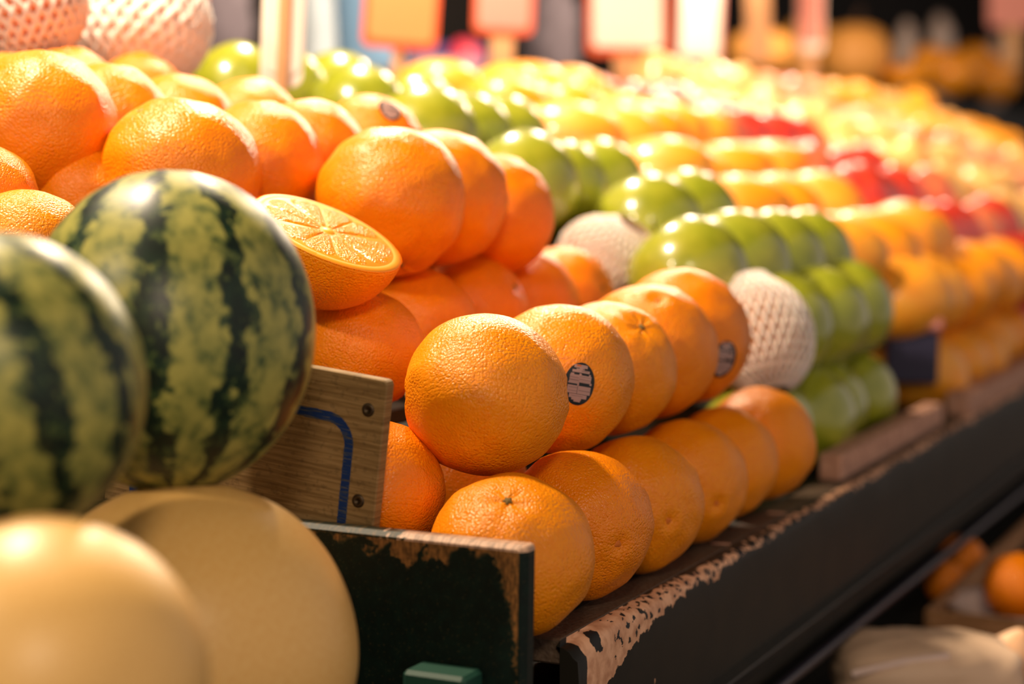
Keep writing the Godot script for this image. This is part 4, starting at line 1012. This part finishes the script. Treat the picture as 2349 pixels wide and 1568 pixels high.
func clutter() -> void:
	var tub_out := [Vector2(0.0, 0.20), Vector2(0.118, 0.20), Vector2(0.124, 0.235), Vector2(0.128, 0.235), Vector2(0.121, 0.19), Vector2(0.105, 0.03), Vector2(0.088, 0.006), Vector2(0.0, 0.0)]
	for c in CLUTTER:
		# shape, position of the base, size, material, name, label, category
		var o := thing(c[4], c[5], c[6], Transform3D(Basis(Vector3.UP, -0.8), c[1]))
		if c[0] == "tub":
			var wl := part("tub_wall", lathe(tub_out, 40), M[c[3]], o, Transform3D(Basis.from_scale(c[2]), Vector3.ZERO))
			part("rim", lathe([Vector2(0.119, 0.238), Vector2(0.131, 0.238), Vector2(0.131, 0.226), Vector2(0.124, 0.226)], 40), M.pale_blue, wl)
		elif c[0] == "ball":
			part("body", soft_box(c[2].x, c[2].y, c[2].z, 2.0, 0.03, 3), M[c[3]], o, at(Vector3(0, c[2].y / 2, 0)))
		elif c[0] == "crate":
			for k in 4:
				var a := PI / 2 * k
				var w: float = c[2].x if k % 2 == 0 else c[2].z
				var off: float = (c[2].z if k % 2 == 0 else c[2].x) / 2
				for r in 2:
					part("slat", bevel_box(Vector3(w, c[2].y * 0.44, 0.008), 0.0015), M[c[3]], o, Transform3D(Basis(Vector3.UP, a), Basis(Vector3.UP, a) * Vector3(0, c[2].y * (0.25 + 0.5 * r), off)))
			part("base", bevel_box(Vector3(c[2].x, 0.008, c[2].z), 0.001), M[c[3]], o, at(Vector3(0, 0.004, 0)))
		elif c[0] == "bag":
			part("sheet", soft_box(c[2].x, c[2].y, c[2].z, 2.2, 0.25, int(c[1].x * 100)), M[c[3]], o, at(Vector3(0, c[2].y / 2, 0)))
		elif c[0] == "squash":
			part("skin", blob(26, 40, func(th: float, ph: float) -> Vector3:
				var v := sph(th, ph)
				var k := 1.0 - 0.05 * absf(sin(5.0 * ph)) * sin(th)
				return Vector3(v.x * c[2].x / 2 * k, v.y * c[2].y / 2 - 0.012 * exp(-pow(th / 0.3, 2)), v.z * c[2].z / 2 * k)), M[c[3]], o, at(Vector3(0, c[2].y / 2, 0)))
			part("stem", tube([Vector3(0, c[2].y - 0.02, 0), Vector3(0.004, c[2].y + 0.012, 0), Vector3(0.012, c[2].y + 0.03, 0.002)], 0.008, 7), M.stem, o)
	# shelf the squashes and tubs stand on, behind the stand
	var s := thing("back_counter", "dark wooden counter behind the fruit stand", "counter", at(Vector3(5.0, 0, -1.6)))
	part("top", bevel_box(Vector3(9.0, 0.03, 0.62), 0.003), M.dark, s, at(Vector3(0, 1.385, 0)))
	part("riser", bevel_box(Vector3(5.0, 0.05, 0.5), 0.003), M.dark, s, at(Vector3(1.6, 1.425, 0)))
	part("front_panel", bevel_box(Vector3(9.0, 1.37, 0.02), 0.003), M.dark, s, at(Vector3(0, 0.685, 0.29)))
	part("back_panel", bevel_box(Vector3(9.0, 1.37, 0.02), 0.003), M.dark, s, at(Vector3(0, 0.685, -0.29)))

# ---------------------------------------------------------------- goods on the lower shelf
func lower_goods() -> void:
	for d in LOWER_FRUIT:
		var o := thing(d[3], d[4], d[5], frame(Vector3(rng.randf_range(-1, 1), 1, 0.4), rng.randf() * TAU, Vector3.ONE * d[1] / 0.044, d[0]), "fruit on the lower shelf")
		part("skin", MESH.orange2 if d[2] == "peel2" else MESH.pear, M[d[2]], o)
		part("stem_scar", MESH.scar, M.scar, o, at(Vector3(0, 0.0385 if d[2] == "peel2" else 0.052, 0)))
	var tr := thing("wooden_tray", "brown wooden tray on the lower shelf under the ledge", "tray", at(TRAY[0]))
	part("rim_board", bevel_box(Vector3(TRAY[1], 0.020, 0.008), 0.0015), M.wood, tr, at(Vector3(TRAY[1] / 2, 0.0, 0)))
	part("rim_board", bevel_box(Vector3(TRAY[1], 0.020, 0.008), 0.0015), M.wood, tr, at(Vector3(TRAY[1] / 2, -0.005, 0.11)))
	part("rim_board", bevel_box(Vector3(0.008, 0.020, 0.11), 0.0015), M.wood, tr, at(Vector3(0.0, 0.0, 0.055)))
	part("tray_floor", bevel_box(Vector3(TRAY[1], 0.006, 0.11), 0.001), M.dark, tr, at(Vector3(TRAY[1] / 2, -0.014, 0.055)))
	var pl := thing("foam_dish", "pinkish white dish holding an orange on the lower shelf", "dish", at(DISH[0]))
	part("dish", lathe([Vector2(0.0, 0.006), Vector2(0.036, 0.007), Vector2(0.052, 0.024), Vector2(0.062, 0.030), Vector2(0.063, 0.027), Vector2(0.053, 0.019), Vector2(0.038, 0.0), Vector2(0.0, 0.0)], 40), M.shell_white, pl)
	var bag := thing("paper_bag", "crumpled tan paper bag lying before the dark ledge board", "bag", Transform3D(Basis(Vector3.UP, -1.147), BAG[0]))
	part("bag_sheet", soft_box(BAG[1].x, BAG[1].y, BAG[1].z, 3.6, 0.07, 9), M.paper, bag)
	part("bag_fold", tube([Vector3(-BAG[1].x * 0.46, BAG[1].y * 0.20, BAG[1].z * 0.42), Vector3(-BAG[1].x * 0.2, BAG[1].y * 0.36, BAG[1].z * 0.44), Vector3(BAG[1].x * 0.05, BAG[1].y * 0.43, BAG[1].z * 0.40)], 0.003, 6), M.shell_white, bag)
	var cl := thing("clear_clamshell", "clear plastic clamshell box catching the light on the lower shelf", "container", Transform3D(Basis(Vector3.UP, 0.3), CLAM[0]))
	part("lid", soft_box(CLAM[1].x, CLAM[1].y, CLAM[1].z, 4.0, 0.10, 12), M.clear, cl)
	part("base", soft_box(CLAM[1].x * 0.96, CLAM[1].y * 0.6, CLAM[1].z * 0.96, 5.0, 0.03, 13), M.clear, cl, at(Vector3(0, -CLAM[1].y * 0.3, 0)))

# ---------------------------------------------------------------- hanging lamps (above the frame)
func lamps() -> void:
	var shade := [Vector2(0.02, 0.10), Vector2(0.035, 0.095), Vector2(0.06, 0.05), Vector2(0.115, 0.0), Vector2(0.113, -0.002), Vector2(0.058, 0.046), Vector2(0.033, 0.09), Vector2(0.02, 0.095)]
	var shade_mesh := lathe(shade, 40)
	var bulb_mesh := blob(18, 28, func(th: float, ph: float) -> Vector3:
		var d := sph(th, ph)
		return Vector3(d.x * 0.036, d.y * 0.042 + 0.012 * maxf(d.y, 0), d.z * 0.036))
	var glow := std(Color(1, 0.95, 0.85), 0.4)
	glow.emission_enabled = true
	glow.emission = LAMP_COLOR
	glow.emission_energy_multiplier = 6.0
	var enamel := std(Color(0.12, 0.14, 0.13), 0.4)
	for i in LAMPS.size():
		var p: Vector3 = LAMPS[i]
		var o := thing("hanging_lamp", "dark enamel market lamp hanging over the fruit, %s along the row" % ORD[i], "lamp", at(p), "market lamps over the stand")
		part("lamp_shade", shade_mesh, enamel, o, at(Vector3(0, 0.01, 0)))
		var so := part("socket", lathe([Vector2(0.0, 0.14), Vector2(0.018, 0.135), Vector2(0.02, 0.05), Vector2(0.0, 0.048)], 16), enamel, o)
		part("bulb", bulb_mesh, glow, so)
		part("cord", tube([Vector3(0, 0.135, 0), Vector3(0, (3.0 - p.y) * 0.5, 0), Vector3(0, 3.0 - p.y, 0)], 0.004, 6), enamel, o)
		var l := OmniLight3D.new()
		l.name = "lamp_light"
		l.light_color = LAMP_COLOR
		l.light_energy = LAMP_ENERGY[i]
		l.light_size = 0.034
		l.omni_range = 14.0
		l.omni_attenuation = 2.0
		l.shadow_enabled = true
		o.add_child(l, true)
	# fill lamp added out of view, to brighten the fruit from the front
	var gl := thing("fill_globe", "added fill lamp, an unseen globe brightening the stall from the front", "lamp", at(FRONT_FILL_LAMP))
	var opal := std(Color(1, 0.96, 0.9), 0.4)
	opal.emission_enabled = true
	opal.emission = LAMP_COLOR
	opal.emission_energy_multiplier = 3.0
	part("globe", blob(24, 36, func(th: float, ph: float) -> Vector3: return sph(th, ph) * 0.15), opal, gl)
	part("cap", lathe([Vector2(0.0, 0.19), Vector2(0.03, 0.185), Vector2(0.05, 0.14), Vector2(0.0, 0.138)], 20), enamel, gl)
	part("cord", tube([Vector3(0, 0.185, 0), Vector3(0, 0.5, 0), Vector3(0, 3.0 - FRONT_FILL_LAMP.y, 0)], 0.004, 6), enamel, gl)
	var fl := OmniLight3D.new()
	fl.name = "fill_light"
	fl.light_color = LAMP_COLOR
	fl.light_energy = 1.15
	fl.light_size = 0.145
	fl.omni_range = 14.0
	fl.omni_attenuation = 2.0
	fl.shadow_enabled = true
	gl.add_child(fl, true)
